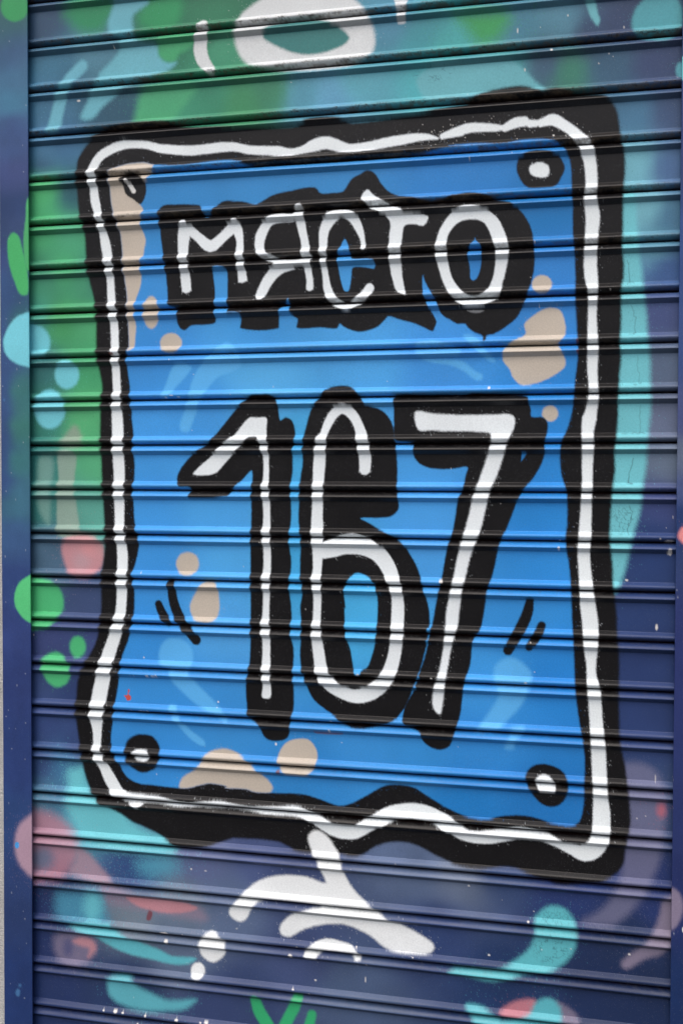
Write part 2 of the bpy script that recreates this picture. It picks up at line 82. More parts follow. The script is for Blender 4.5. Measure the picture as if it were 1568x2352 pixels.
    ('shutter', 'curve', (87, 164, 177), 8.7, '152.5,1623.4 188.7,1616.5 197.7,1633.9 224.6,1644.9 260.1,1654.9 310.0,1647.7 289.5,1666.8 257.1,1674.0 206.6,1678.1 167.5,1671.3 149.4,1659.2 144.9,1639.9', {}),
    ('shutter', 'curve', (112, 49, 57), 2.2, '223.3,1500.4 230.2,1503.9 226.3,1516.9 218.9,1517.6', {'alpha': 0.8}),
    ('shutter', 'curve', (228, 232, 232), 3.0, '503.5,1547.8 509.0,1535.1 522.8,1524.2 542.0,1516.8 563.9,1518.6 583.0,1523.3 599.3,1537.7 599.3,1546.2 591.2,1546.6 583.0,1538.1 564.0,1535.5 542.1,1537.3 528.4,1543.9 522.9,1551.7 509.1,1553.2', {'part': 'splash'}),
    ('shutter', 'curve', (228, 232, 232), 4.0, '339.0,1523.8 353.5,1530.6 363.5,1543.4 362.1,1562.8 341.9,1578.8 321.7,1569.9 315.9,1553.9 321.7,1536.6', {'part': 'drop1'}),
    ('shutter', 'curve', (228, 232, 232), 3.0, '326.3,1594.4 325.1,1600.6 321.6,1605.8 316.6,1609.0 311.0,1609.6 306.0,1607.5 302.5,1603.1 301.3,1597.1 302.5,1591.0 306.0,1585.7 311.0,1582.5 316.6,1581.9 321.6,1584.1 325.1,1588.5', {'part': 'drop2'}),
    ('shutter', 'stroke', (49, 160, 105), 3.6, '416.7,1635.3,17.4 423.8,1655.1,21.0 437.2,1674.9,21.8 447.9,1693.4,20.9', {'part': 'sprig'}),
    ('shutter', 'stroke', (49, 160, 105), 3.6, '492.6,1622.4,16.6 484.3,1642.5,18.8 470.3,1670.9,18.9 462.0,1691.6,18.1', {'part': 'sprig'}),
    ('shutter', 'stroke', (49, 160, 105), 3.6, '516.2,1649.5,15.1 512.1,1665.8,16.5 506.6,1686.1,16.6', {'part': 'sprig'}),
    ('shutter', 'curve', (14, 13, 15), 4.0, '91.1,239.2 91.2,214.6 94.2,198.3 106.3,180.0 121.3,164.7 142.2,152.6 168.9,146.4 215.8,144.4 262.2,147.8 296.6,158.3 358.9,162.8 367.7,163.4 390.1,165.8 445.5,169.8 489.2,169.6 505.5,160.4 537.8,158.9 559.2,163.1 577.9,170.9 633.2,169.8 685.2,166.1 718.6,161.0 766.8,155.9 744.8,155.5 775.1,147.8 797.6,138.4 825.0,134.4 854.7,134.3 871.9,140.6 884.2,146.5 901.3,142.9 920.7,147.0 935.3,153.0 971.3,158.3 985.7,166.7 995.3,182.0 1000.3,206.6 1002.9,228.6 1007.9,248.4 1009.3,270.3 1007.3,301.8 1006.3,326.0 1006.8,327.1 1006.8,368.5 1005.9,392.9 1008.5,412.5 1008.7,436.9 1005.4,456.3 1005.6,475.9 1005.9,502.8 1004.9,522.4 1003.9,539.5 1006.5,559.2 1004.4,586.2 1003.4,608.3 1002.4,625.5 1002.7,651.2 1000.6,683.2 998.4,703.0 998.8,737.5 995.5,764.7 994.0,787.0 992.9,811.8 992.2,839.1 994.1,859.0 996.7,883.8 998.2,913.6 1000.8,930.9 1000.9,937.0 1004.0,961.8 1005.1,991.6 1007.7,1016.4 1008.7,1043.8 1008.4,1076.3 1008.6,1098.8 1009.6,1126.2 1010.4,1151.2 1012.9,1168.6 1018.0,1190.8 1021.9,1215.6 1024.5,1238.0 1026.4,1255.7 1028.1,1283.2 1024.1,1308.6 1020.7,1329.0 1018.5,1349.3 1007.8,1365.4 991.0,1377.0 961.8,1384.7 934.8,1389.7 912.5,1389.1 895.0,1383.0 872.5,1377.3 852.3,1371.3 832.1,1370.5 796.5,1376.2 770.8,1375.9 750.1,1372.4 749.3,1371.2 723.2,1361.6 699.6,1350.5 681.2,1345.4 660.0,1344.5 638.7,1348.9 620.1,1357.1 604.0,1369.0 585.1,1374.6 568.8,1372.0 544.3,1374.0 519.6,1374.8 489.2,1373.3 472.5,1366.5 455.8,1361.1 419.2,1360.0 385.2,1361.4 376.3,1362.1 353.4,1370.8 330.4,1378.2 295.6,1383.9 275.1,1382.8 242.8,1365.9 213.2,1354.3 192.4,1347.5 171.5,1335.1 150.4,1326.9 129.3,1318.6 120.2,1305.1 111.1,1291.6 102.1,1266.4 97.6,1244.1 93.1,1216.2 88.7,1188.2 85.7,1160.2 87.4,1131.9 90.5,1103.6 102.8,1074.9 115.1,1054.8 124.2,1037.6 130.3,1017.8 133.4,995.4 135.0,974.6 135.1,946.7 136.7,913.3 141.3,877.1 142.9,849.3 140.1,802.2 137.2,752.3 135.9,719.1 134.5,683.2 134.6,641.8 136.2,621.3 137.8,585.5 131.9,557.9 127.5,530.2 127.7,475.3 126.3,456.0 121.9,433.9 115.9,411.7 110.0,384.0 108.6,364.7 107.2,337.2 104.3,315.1 96.9,295.5 93.9,273.5', {'part': 'plate', 'name': 'OUT'}),
    ('shutter', 'curve', 'BLUE', 2.6, '153.8,251.1 151.5,234.7 152.4,223.9 165.7,216.6 186.4,212.5 215.7,211.7 233.1,216.8 273.6,222.1 316.5,220.9 358.9,218.3 392.6,223.1 390.1,224.3 406.8,229.8 445.6,231.8 527.3,233.1 607.2,233.2 685.6,229.4 724.1,224.4 762.2,222.5 737.6,220.3 788.2,220.0 820.7,223.4 852.9,219.5 887.3,220.6 904.5,225.5 916.7,236.2 924.1,250.1 927.9,272.5 929.0,302.0 930.9,326.7 930.9,325.4 931.2,364.7 933.9,394.4 935.5,426.5 935.8,463.6 937.3,493.3 940.1,532.9 940.4,562.6 937.0,592.3 934.9,624.5 932.7,644.4 925.6,670.3 917.2,690.2 914.9,707.6 916.4,737.6 920.3,752.6 925.3,767.6 926.7,787.6 926.5,820.1 924.8,842.7 926.2,862.7 930.0,882.7 932.7,907.7 934.2,937.8 935.2,959.0 935.8,971.5 938.0,1001.6 939.2,1026.7 940.2,1051.9 941.7,1079.5 944.3,1102.1 948.3,1129.6 953.4,1157.1 956.1,1177.1 957.5,1202.3 956.6,1227.6 956.8,1250.3 954.6,1273.3 949.8,1288.9 938.8,1296.1 921.6,1296.1 904.2,1293.7 881.7,1287.7 856.7,1285.8 828.9,1289.1 806.1,1296.0 788.2,1296.1 767.6,1292.5 749.5,1286.0 733.9,1279.4 738.3,1281.7 722.7,1272.4 701.7,1260.8 685.9,1252.7 662.2,1249.9 638.3,1253.4 619.6,1263.9 600.9,1275.9 582.1,1286.5 563.1,1291.9 544.0,1288.0 522.1,1281.5 502.8,1277.5 480.7,1277.0 447.2,1278.8 416.3,1279.6 396.5,1275.6 362.4,1276.6 364.9,1273.7 336.2,1270.2 318.9,1274.1 295.7,1281.2 266.5,1281.9 228.2,1280.4 204.5,1279.2 186.6,1272.0 174.7,1258.8 168.7,1245.2 159.7,1234.6 153.8,1212.5 153.8,1195.7 156.9,1173.2 161.5,1139.4 166.1,1116.8 170.7,1086.0 175.2,1057.9 184.2,1035.3 190.2,1015.7 196.3,986.6 197.8,945.0 194.1,914.7 199.4,898.1 205.4,873.1 206.9,856.6 202.5,842.9 198.1,818.2 196.7,793.4 195.3,774.2 198.3,746.7 198.4,719.2 195.5,702.8 197.0,675.3 193.5,642.4 194.1,641.2 191.3,611.1 189.8,586.4 186.9,567.2 184.9,539.8 188.5,523.5 188.0,490.8 185.7,463.4 185.8,441.6 182.9,417.0 178.5,389.6 177.1,362.3 174.3,335.0 168.4,313.0 161.1,296.3 156.7,279.7', {'name': 'INN'}),
    ('shutter', 'curve', (94, 176, 231), 4.0, '273.2,555.4 302.0,560.1 293.4,574.8 273.1,596.0 258.6,614.8 248.4,611.9 255.8,590.3', {'alpha': 0.85, 'inside_plate': 1}),
    ('shutter', 'curve', (94, 176, 231), 4.0, '316.3,561.8 339.2,538.1 364.7,520.1 384.4,533.9 390.0,560.7 373.1,571.0 350.5,578.6 330.6,599.7 316.3,623.7 310.6,639.8 301.9,661.3 296.2,670.8 284.6,669.3 281.8,658.5 290.4,634.2 299.1,607.3 302.0,588.4', {'alpha': 0.85, 'inside_plate': 1}),
    ('shutter', 'curve', (94, 176, 231), 4.0, '698.5,557.1 729.5,557.8 760.2,561.0 780.6,576.7 793.3,584.5 790.8,592.1 780.7,590.6 765.4,578.9 744.9,568.3 714.0,562.5', {'alpha': 0.8, 'inside_plate': 1}),
    ('shutter', 'curve', (94, 176, 231), 4.0, '762.4,520.5 775.1,518.3 787.9,528.8 795.5,541.6 813.3,562.2 805.8,563.3 782.9,543.8', {'alpha': 0.7, 'inside_plate': 1}),
    ('shutter', 'curve', (94, 176, 231), 4.0, '687.2,531.2 720.8,528.3 759.3,543.3 754.3,552.0 689.9,550.5', {'alpha': 0.7, 'inside_plate': 1}),
    ('shutter', 'curve', (94, 176, 231), 5.0, '246.3,1038.5 261.0,1024.2 287.2,1025.9 303.1,1041.8 304.5,1063.6 298.7,1083.0 316.1,1104.1 342.0,1127.5 367.7,1156.1 364.8,1163.1 342.0,1149.3 313.2,1137.1 281.3,1112.7 266.7,1098.2 260.9,1079.2 243.3,1063.4', {'alpha': 0.8, 'inside_plate': 1}),
    ('shutter', 'curve', (94, 176, 231), 4.0, '262.3,1139.8 275.4,1140.5 281.2,1160.8 298.7,1179.1 324.7,1196.8 326.1,1205.5 316.0,1205.0 292.8,1189.1 275.4,1169.4 266.6,1158.9', {'alpha': 0.8, 'inside_plate': 1}),
    ('shutter', 'curve', (94, 176, 231), 6.0, '842.1,1033.2 862.2,1042.6 874.8,1059.8 870.0,1083.0 860.2,1106.4 840.3,1130.4 820.3,1149.5 784.7,1155.4 792.3,1145.9 809.9,1119.2 822.4,1095.5 817.2,1075.2 814.5,1054.9 824.5,1039.1', {'alpha': 0.8, 'inside_plate': 1}),
    ('shutter', 'curve', (94, 176, 231), 6.0, '845.5,1145.5 863.0,1142.0 863.1,1152.2 850.7,1165.7 845.8,1181.3 833.1,1179.5 838.1,1163.9', {'alpha': 0.65, 'inside_plate': 1}),
    ('shutter', 'curve', (188, 178, 164), 2.5, '127.2,186.9 174.7,190.1 233.1,210.1 234.6,223.6 222.9,241.8 211.2,259.9 207.3,278.6 215.5,292.6 211.1,305.9 212.5,322.2 219.8,341.5 216.8,359.7 215.3,369.5 209.4,382.8 211.7,401.9 209.4,423.5 200.5,447.6 199.0,469.3 201.9,488.5 200.3,507.5 197.4,526.5 187.0,530.3 167.8,517.5 156.1,462.5 141.6,352.5 126.8,297.2', {'spray': 0.7, 'inside_plate': 1}),
    ('shutter', 'curve', (188, 178, 164), 3.0, '244.0,466.7 242.6,478.4 238.6,487.7 232.9,492.8 226.5,492.6 220.8,487.2 216.8,477.6 215.4,465.8 216.9,454.1 220.9,444.7 226.6,439.7 233.0,440.0 238.7,445.4 242.6,454.9', {'inside_plate': 1}),
    ('shutter', 'curve', (188, 178, 164), 3.0, '285.1,519.3 283.1,526.7 277.7,532.6 269.8,535.7 261.0,535.5 253.1,532.0 247.6,525.8 245.7,518.2 247.7,510.8 253.2,504.9 261.1,501.8 269.8,502.0 277.7,505.6 283.1,511.7', {'inside_plate': 1}),
    ('shutter', 'curve', (188, 178, 164), 3.5, '316.2,895.1 314.1,903.8 308.4,911.0 300.0,915.1 290.8,915.3 282.4,911.6 276.6,904.7 274.5,895.9 276.6,887.1 282.4,880.0 290.8,875.9 300.1,875.7 308.4,879.5 314.1,886.4', {'inside_plate': 1}),
    ('shutter', 'curve', (188, 178, 164), 3.0, '327.6,925.2 346.3,927.5 351.1,949.1 351.7,973.4 343.4,991.4 324.8,994.7 306.0,988.5 299.4,969.6 303.2,955.8 313.3,939.2', {'inside_plate': 1}),
    ('shutter', 'curve', (188, 178, 164), 2.5, '900.3,445.4 898.9,451.8 894.6,456.8 888.5,459.5 881.6,459.2 875.3,456.1 871.0,450.8 869.4,444.2 870.8,437.8 875.1,432.8 881.3,430.1 888.2,430.4 894.4,433.5 898.7,438.9', {'inside_plate': 1}),
    ('shutter', 'curve', (188, 178, 164), 2.5, '899.4,480.1 914.1,486.3 921.7,510.1 920.6,525.0 910.9,537.1 914.7,547.1 921.7,562.2 919.8,574.6 900.4,589.1 875.9,598.7 853.6,600.3 841.0,588.0 835.9,575.3 825.8,562.5 825.7,547.4 835.6,535.1 860.4,520.8 857.8,505.7 870.0,493.6 887.2,482.9', {'inside_plate': 1}),
    ('shutter', 'curve', (188, 178, 164), 2.5, '911.2,646.6 910.1,652.0 906.8,656.3 902.0,658.7 896.6,658.6 891.8,656.2 888.4,651.8 887.1,646.3 888.3,640.9 891.6,636.6 896.4,634.3 901.8,634.3 906.6,636.8 910.0,641.2', {'inside_plate': 1}),
    ('shutter', 'curve', (188, 178, 164), 2.5, '490.2,1184.3 508.1,1184.6 521.9,1198.5 524.1,1217.1 516.5,1236.3 500.0,1245.5 480.6,1245.4 463.9,1239.8 456.1,1221.4 463.9,1199.4 475.0,1189.3', {'inside_plate': 1}),
    ('shutter', 'curve', (188, 178, 164), 3.5, '330.4,1218.4 356.3,1208.6 373.4,1210.3 390.5,1217.4 406.9,1231.3 421.9,1245.3 438.8,1257.7 447.2,1270.7 438.8,1280.7 413.5,1282.5 362.4,1293.0 284.0,1295.9 279.7,1276.8 287.0,1262.5 313.1,1244.2', {'inside_plate': 1}),
    ('shutter', 'stroke', (226, 233, 236), 2.2, '164.1,1296.0,21.8 150.6,1274.5,21.9 138.6,1252.8,17.5 131.1,1242.0,17.5 126.6,1225.4,16.1 127.2,1208.5,14.6 126.7,1186.1,18.1 125.3,1169.3,24.8 127.4,1152.3,26.9 131.4,1129.7,27.7 137.6,1101.4,26.8 140.6,1087.3,25.6 144.6,1071.7,24.7 151.3,1050.5,23.8 160.4,1025.1,21.7 167.9,1002.6,20.2 172.5,973.5,18.7 174.0,945.7,18.7 175.7,890.3,19.5 174.3,868.2,18.7 170.5,835.0,17.2 170.0,801.9,17.8 169.6,738.5,20.6 168.4,710.9,20.1 167.4,664.1,20.6 166.0,639.4,19.5 166.0,635.4,18.6 166.1,599.7,14.9 164.7,566.8,14.3 162.5,511.9,14.8 161.4,481.8,14.3 156.2,440.6,14.3 154.8,407.7,13.7 149.0,363.8,17.1 144.6,341.7,16.6 140.2,322.4,12.9 132.8,297.5,12.9 128.4,280.8,15.7 125.4,268.6,15.7 124.0,252.1,14.9 120.5,232.8,15.7 119.6,221.8,15.7 124.2,211.2,15.7 136.1,195.6,15.7 154.0,186.0,15.6 174.7,179.8,15.6 195.3,179.3,12.7 221.6,182.5,12.6 244.8,189.4,14.0 270.7,193.8,15.3 302.3,197.3,16.6 327.9,196.4,16.5 353.3,195.4,16.4 370.2,195.8,15.0 378.9,196.4,14.1 404.0,202.8,14.1 431.7,206.0,14.8 453.8,208.3,15.6 472.9,211.4,12.0 483.9,210.8,10.7 500.2,208.0,13.3 516.4,203.1,19.9 535.2,200.0,19.8 554.0,205.7,18.4 572.7,211.6,14.4 593.9,211.8,14.4 615.0,209.4,14.3 633.4,206.8,15.5 659.5,204.3,15.5 685.4,202.0,12.8 706.0,203.0,8.2 718.8,205.9,3.6', {'spray': 1.3, 'part': 'plate'}),
    ('shutter', 'stroke', (226, 233, 236), 2.2, '729.1,204.1,5.6 736.7,201.3,10.1 757.0,197.8,13.9 727.3,203.2,8.9 747.6,198.3,13.9 767.8,193.5,15.1 790.5,193.9,13.8 813.0,196.3,10.5 819.3,196.7,7.5', {'spray': 1.3, 'part': 'plate'}),
    ('shutter', 'stroke', (226, 233, 236), 2.2, '825.5,197.2,11.2 842.8,190.2,16.1 855.6,189.2,14.8', {'spray': 1.3, 'part': 'plate'}),
    ('shutter', 'stroke', (226, 233, 236), 2.2, '864.3,193.1,11.9 872.4,193.6,11.1', {'spray': 1.3, 'part': 'plate'}),
    ('shutter', 'stroke', (226, 233, 236), 2.2, '881.2,193.5,12.3 899.3,189.5,17.2 913.9,197.9,15.9 928.6,208.8,15.8 940.7,221.9,18.2 948.6,232.2,19.4 953.0,244.7,20.6 955.5,254.7,18.9 958.1,274.4,18.2 959.0,294.0,17.5 957.3,315.9,19.4 961.2,341.7,21.4 960.2,366.2,19.9 958.8,390.7,19.5 958.3,415.2,19.5 959.7,434.9,19.5 962.3,454.7,15.8 962.2,489.2,12.7 962.4,513.8,14.1 963.1,533.5,15.9 963.3,558.2,16.6 963.0,578.0,15.1 964.5,600.2,14.2 965.2,622.5,15.1 962.9,637.3,16.6 959.0,657.1,20.8 959.0,655.7,21.5 956.8,675.5,18.4 957.5,700.3,17.7 957.0,725.2,16.2 956.9,762.5,15.7 955.9,782.4,16.2 955.4,804.8,17.2 954.6,824.7,18.5 954.0,842.2,19.2 953.0,862.2,18.5 953.7,882.2,18.5 955.9,904.6,19.7 957.7,924.6,21.0 959.9,947.1,23.4 963.1,970.6,24.2 964.7,993.1,23.4 964.9,1013.1,21.0 965.7,1038.2,14.8 966.3,1055.7,14.3 969.7,1075.6,19.3 971.6,1093.1,19.8 973.8,1123.2,19.8 976.0,1150.7,21.0 977.9,1170.7,21.8 979.5,1200.8,22.3 980.9,1225.9,21.8 982.4,1251.0,22.8 983.8,1271.1,26.0 984.0,1286.6,26.8 983.0,1306.9,27.8 978.2,1322.4,28.6 967.4,1333.4,29.9 956.4,1338.2,25.0 941.7,1334.3,18.8 926.8,1329.2,15.1 909.4,1321.7,15.1 884.5,1314.7,17.7 856.9,1313.1,21.6 834.2,1318.7,21.7 801.2,1325.2,21.9 770.4,1323.8,20.2 744.5,1308.9,24.7 728.1,1301.1,24.0 704.5,1292.9,24.9 680.9,1291.0,23.7 651.8,1297.6,24.4 633.2,1307.0,23.9 619.9,1314.6,22.7 606.5,1323.6,22.7 590.4,1332.9,22.8 571.4,1335.7,22.1 555.1,1333.0,23.0 541.4,1327.4,21.7 525.0,1319.2,19.0 508.4,1309.8,16.4 489.1,1305.8,16.4 461.3,1306.5,15.1 433.3,1307.3,13.3 405.1,1306.6,8.9 379.5,1305.2,9.8 362.3,1304.3,11.2 344.8,1304.8,11.8 324.6,1305.7,10.2 295.7,1308.4,8.5 272.3,1307.6,10.8 242.9,1304.7,12.9 213.3,1304.6,13.8 183.5,1303.4,16.0 165.6,1297.7,18.0', {'spray': 1.3, 'part': 'plate'}),
    ('shutter', 'curve', (226, 233, 236), 2.0, '188.0,1313.7 214.8,1312.9 207.4,1318.4 199.9,1321.0 195.5,1318.8', {'part': 'plate'}),
    ('shutter', 'curve', (228, 232, 232), 4.0, '508.5,1350.1 512.6,1341.7 519.5,1337.1 530.5,1337.6 544.2,1347.2 555.2,1362.4 563.4,1375.1 566.2,1390.9 571.7,1406.5 582.6,1424.3 598.9,1441.5 615.1,1453.3 631.3,1465.0 650.0,1476.5 671.3,1482.3 697.8,1494.2 716.2,1504.2 721.5,1514.2 713.7,1523.4 687.4,1526.2 655.6,1525.9 639.5,1521.4 618.0,1506.3 596.4,1496.5 574.7,1490.6 552.9,1490.9 531.0,1495.0 503.4,1504.5 484.0,1517.3 475.6,1520.9 463.1,1518.1 460.2,1506.1 470.0,1491.5 486.7,1479.0 514.4,1468.3 530.9,1464.5 514.3,1460.2 475.5,1457.9 447.5,1459.7 422.2,1466.2 410.9,1478.2 399.6,1498.5 388.2,1503.7 372.4,1495.6 371.0,1484.8 379.6,1472.9 396.7,1452.1 419.3,1432.3 447.5,1420.2 475.4,1415.6 508.7,1416.1 539.0,1423.4 530.7,1402.1 522.4,1384.0 514.1,1368.5', {'part': 'splash'}),
    ('shutter', 'curve', (14, 13, 15), 2.2, '180.4,231.0 195.1,226.6 215.6,240.0 220.8,257.8 217.0,273.8 209.7,282.0 198.0,274.0 183.3,263.7 177.4,247.1 171.6,238.6', {'part': 'bolt1'}),
    ('shutter', 'stroke', (218, 218, 214), 1.6, '184.8,240.8,5.7 192.2,250.7,7.3 197.4,259.1,7.9', {'part': 'bolt1'}),
    ('shutter', 'curve', (14, 13, 15), 2.2, '872.8,236.9 897.3,239.8 912.0,249.4 918.2,267.0 912.3,281.4 905.1,292.0 885.5,295.8 863.4,293.2 853.5,285.2 844.7,267.3 845.8,250.0 855.6,240.7', {'part': 'bolt2'}),
    ('shutter', 'curve', (226, 233, 236), 2.2, '879.1,254.1 891.3,259.1 894.6,267.9 891.5,277.1 880.5,278.2 868.2,273.7 863.7,264.7 866.8,257.5', {'spray': 1.4, 'part': 'bolt2'}),
    ('shutter', 'curve', (14, 13, 15), 3.2, '213.6,1192.3 231.3,1195.4 243.1,1210.0 244.5,1229.3 237.1,1249.2 213.4,1260.5 195.6,1254.7 183.7,1244.3 179.3,1225.0 183.8,1205.2 198.7,1194.5', {'part': 'bolt3'}),
    ('shutter', 'curve', (226, 233, 236), 2.2, '194.2,1224.1 207.6,1218.2 222.4,1220.9 225.9,1227.7 220.9,1237.7 204.6,1237.4 194.2,1231.0', {'part': 'bolt3'}),
    ('shutter', 'curve', (14, 13, 15), 2.8, '891.0,1201.0 910.8,1204.0 925.7,1213.2 932.0,1226.7 931.0,1247.1 921.3,1263.1 906.5,1268.7 891.5,1265.2 879.0,1253.4 871.3,1241.1 865.7,1223.6 873.6,1207.7', {'part': 'bolt4'}),
    ('shutter', 'curve', (226, 233, 236), 2.2, '880.5,1227.7 891.1,1218.1 901.1,1218.7 911.1,1228.2 912.4,1242.1 901.3,1246.2 891.4,1246.1 885.1,1237.6', {'part': 'bolt4'}),
    ('shutter', 'stroke', (14, 13, 15), 2.0, '265.5,929.5,14.1 268.4,956.8,17.0 278.5,983.9,18.4 293.0,1005.4,17.5 310.3,1025.2,17.4', {'part': 'dash1'}),
    ('shutter', 'stroke', (14, 13, 15), 2.0, '242.0,965.8,13.6 247.9,979.4,15.6 261.0,996.9,12.8', {'part': 'dash2'}),
    ('shutter', 'stroke', (14, 13, 15), 2.0, '870.6,941.6,12.6 866.5,962.5,17.1 856.7,985.7,17.7 836.9,1022.0,15.7', {'part': 'dash3'}),
    ('shutter', 'stroke', (14, 13, 15), 2.0, '889.1,980.7,13.0 883.0,996.1,14.6 869.5,1015.6,12.1', {'part': 'dash4'}),
    ('shutter', 'curve', (14, 13, 15), 2.2, '243.1,302.0 244.6,292.7 253.3,286.4 273.5,286.2 316.5,289.9 323.6,299.7 327.8,310.0 333.5,310.3 344.8,295.5 359.0,285.7 378.6,285.5 373.3,286.5 392.9,287.6 415.2,293.6 426.3,289.5 445.6,280.1 478.5,274.2 516.6,271.2 527.4,281.7 548.9,282.2 565.0,280.5 578.2,262.0 594.1,254.0 604.7,249.0 617.9,255.5 628.5,272.7 641.6,286.3 657.3,293.6 680.8,298.8 706.6,305.3 727.1,303.9 747.5,297.5 745.7,298.7 773.6,296.5 798.8,301.8 813.9,308.9 833.9,315.0 851.3,328.4 863.8,346.5 870.2,366.7 872.9,391.6 873.1,416.5 869.5,436.3 862.3,460.9 857.5,473.2 847.7,492.9 827.9,509.8 810.5,519.4 799.7,521.6 798.0,529.1 794.2,530.7 792.4,521.4 780.2,516.0 770.0,508.1 764.9,501.6 752.1,501.2 736.7,491.8 738.6,497.0 718.1,504.0 713.0,511.5 700.0,506.0 681.8,497.8 661.0,492.0 641.3,485.0 634.7,491.2 624.2,501.2 608.4,507.2 592.5,509.3 576.5,504.9 565.7,499.4 560.4,495.3 555.0,503.0 528.0,500.1 487.2,499.7 488.6,485.3 476.8,475.7 474.0,452.5 469.3,459.7 458.4,469.8 457.0,483.0 454.3,500.0 387.5,496.7 390.3,474.2 365.0,472.6 366.1,496.1 387.2,496.7 388.5,474.1 364.6,469.4 366.0,456.1 366.0,432.1 364.6,398.8 350.5,394.2 342.0,396.5 342.0,409.9 344.8,431.3 344.8,460.7 344.8,486.1 324.9,489.5 302.1,490.1 290.6,497.9 281.9,493.6 276.2,482.6 277.6,471.9 276.2,462.4 261.7,455.2 258.9,428.1 256.0,398.3 251.7,371.1 247.4,338.6 244.6,311.5', {'part': 'word'}),
    ('shutter', 'poly', 'BLUE', 1.5, '365.2,472.6 389.4,473.4 388.0,504.7 361.8,504.0 345.4,466.1 366.0,469.4', {'inside_plate': 1}),
    ('shutter', 'curve', 'BLUE', 1.6, '342.0,397.1 353.3,395.4 364.1,398.8 366.0,432.1 366.0,453.4 366.0,473.4 345.4,474.1 344.8,455.4 344.8,431.3 342.6,409.9', {'inside_plate': 1}),
    ('shutter', 'curve', 'BLUE', 1.6, '567.9,358.2 573.3,367.5 577.3,380.6 581.4,391.7 615.9,394.7 617.2,408.2 605.3,406.4 582.0,405.4 578.8,424.7 574.9,442.6 568.2,442.9 562.8,429.2 558.7,410.9 556.0,395.2 557.3,379.7 561.3,369.5', {'inside_plate': 1}),
    ('shutter', 'curve', 'BLUE', 1.6, '696.5,423.7 700.9,434.6 710.0,450.2 721.7,471.0 725.7,482.6 739.9,498.3 718.1,506.5 719.3,496.4 711.5,480.9 703.7,467.8 697.7,452.3', {'inside_plate': 1}),
    ('shutter', 'stroke', (225, 232, 235), 1.8, '289.3,316.5,10.0 289.3,332.6,20.8 287.8,356.7,18.9 287.8,378.1,16.7 290.1,394.3,15.3 292.1,413.2,17.2 294.1,433.4,16.1', {'spray': 1.3, 'part': 'let1', 'flat': 1}),
    ('shutter', 'stroke', (225, 232, 235), 1.8, '296.4,326.3,15.2 313.6,341.8,15.2 336.3,358.9,19.3 359.0,344.1,16.4 376.4,329.0,19.1', {'spray': 1.3, 'part': 'let1', 'flat': 1}),
    ('shutter', 'stroke', (225, 232, 235), 1.8, '378.1,319.8,12.3 384.3,333.4,16.4 388.5,353.5,12.3 387.9,374.6,13.6 390.5,395.9,13.6 393.6,421.2,15.8', {'spray': 1.3, 'part': 'let1', 'flat': 1}),
    ('shutter', 'stroke', (225, 232, 235), 1.8, '490.9,304.9,13.3 484.1,318.9,11.2 459.5,318.9,14.0 440.2,323.1,14.0 426.4,342.1,17.6 422.3,363.0,15.7 429.2,377.8,12.2 445.8,385.7,10.8 467.8,393.5,12.1 492.5,393.7,12.0 507.4,385.2,10.7', {'spray': 1.3, 'part': 'let2'}),
    ('shutter', 'stroke', (225, 232, 235), 1.8, '481.5,395.9,16.1 456.9,401.4,20.2 440.3,416.5,18.9 427.9,437.1,16.8 422.4,447.5,14.9', {'spray': 1.3, 'part': 'let2', 'flat': 1}),
    ('shutter', 'stroke', (225, 232, 235), 1.8, '490.9,306.2,12.8 491.7,319.3,14.7 495.6,337.7,13.9 500.5,358.8,12.8 502.5,379.8,15.5 505.3,400.8,12.0 508.8,421.9,11.2 508.9,438.8,12.3', {'spray': 1.3, 'part': 'let2', 'flat': 1}),
    ('shutter', 'stroke', (225, 232, 235), 1.8, '599.4,373.9,8.4 597.7,359.6,7.8 591.8,342.6,12.6 581.1,324.5,15.2 562.4,317.3,12.6 545.0,323.4,19.0 533.5,342.2,16.4 531.7,360.3,14.3 531.7,378.5,12.2 532.6,396.8,9.5 535.9,417.7,10.1 540.0,441.3,13.8 550.8,457.8,13.2 571.0,467.9,11.1 587.0,462.5,11.8 602.9,449.4,15.7 609.4,440.1,15.2', {'spray': 1.3, 'part': 'let3'}),
    ('shutter', 'curve', (225, 232, 235), 1.8, '594.3,293.8 604.8,280.3 615.4,289.9 636.5,303.9 660.1,315.4 667.9,322.2 704.2,328.0 697.8,342.9 681.0,339.5 666.7,341.3 662.4,361.5 660.4,381.9 661.8,402.4 663.2,422.9 667.2,443.5 669.1,453.3 654.2,445.6 647.6,427.4 643.5,406.7 640.8,381.0 642.0,355.4 643.2,335.0 635.3,324.3 623.4,317.3 610.2,311.4 602.3,302.0', {'spray': 1.3, 'part': 'let4'}),
    ('shutter', 'curve', (225, 232, 235), 1.8, '773.7,316.1 796.5,322.9 814.1,336.4 824.2,354.4 831.4,377.2 833.2,392.3 829.7,414.6 823.6,439.4 818.8,459.3 802.6,470.0 779.9,474.3 759.6,471.1 741.6,456.5 730.0,435.8 722.2,412.6 716.9,389.5 716.8,374.3 723.1,351.8 735.7,332.2 750.9,319.2', {'spray': 1.3, 'part': 'let5'}),
    ('shutter', 'curve', (14, 13, 15), 1.8, '776.4,336.9 791.6,341.4 800.4,353.2 806.8,368.5 812.0,386.3 812.1,408.9 808.6,431.3 801.1,447.3 789.9,457.0 777.3,459.1 764.5,454.8 754.3,444.3 744.0,428.7 737.5,405.6 734.8,382.7 735.9,362.6 746.0,346.6 758.7,338.5', {}),
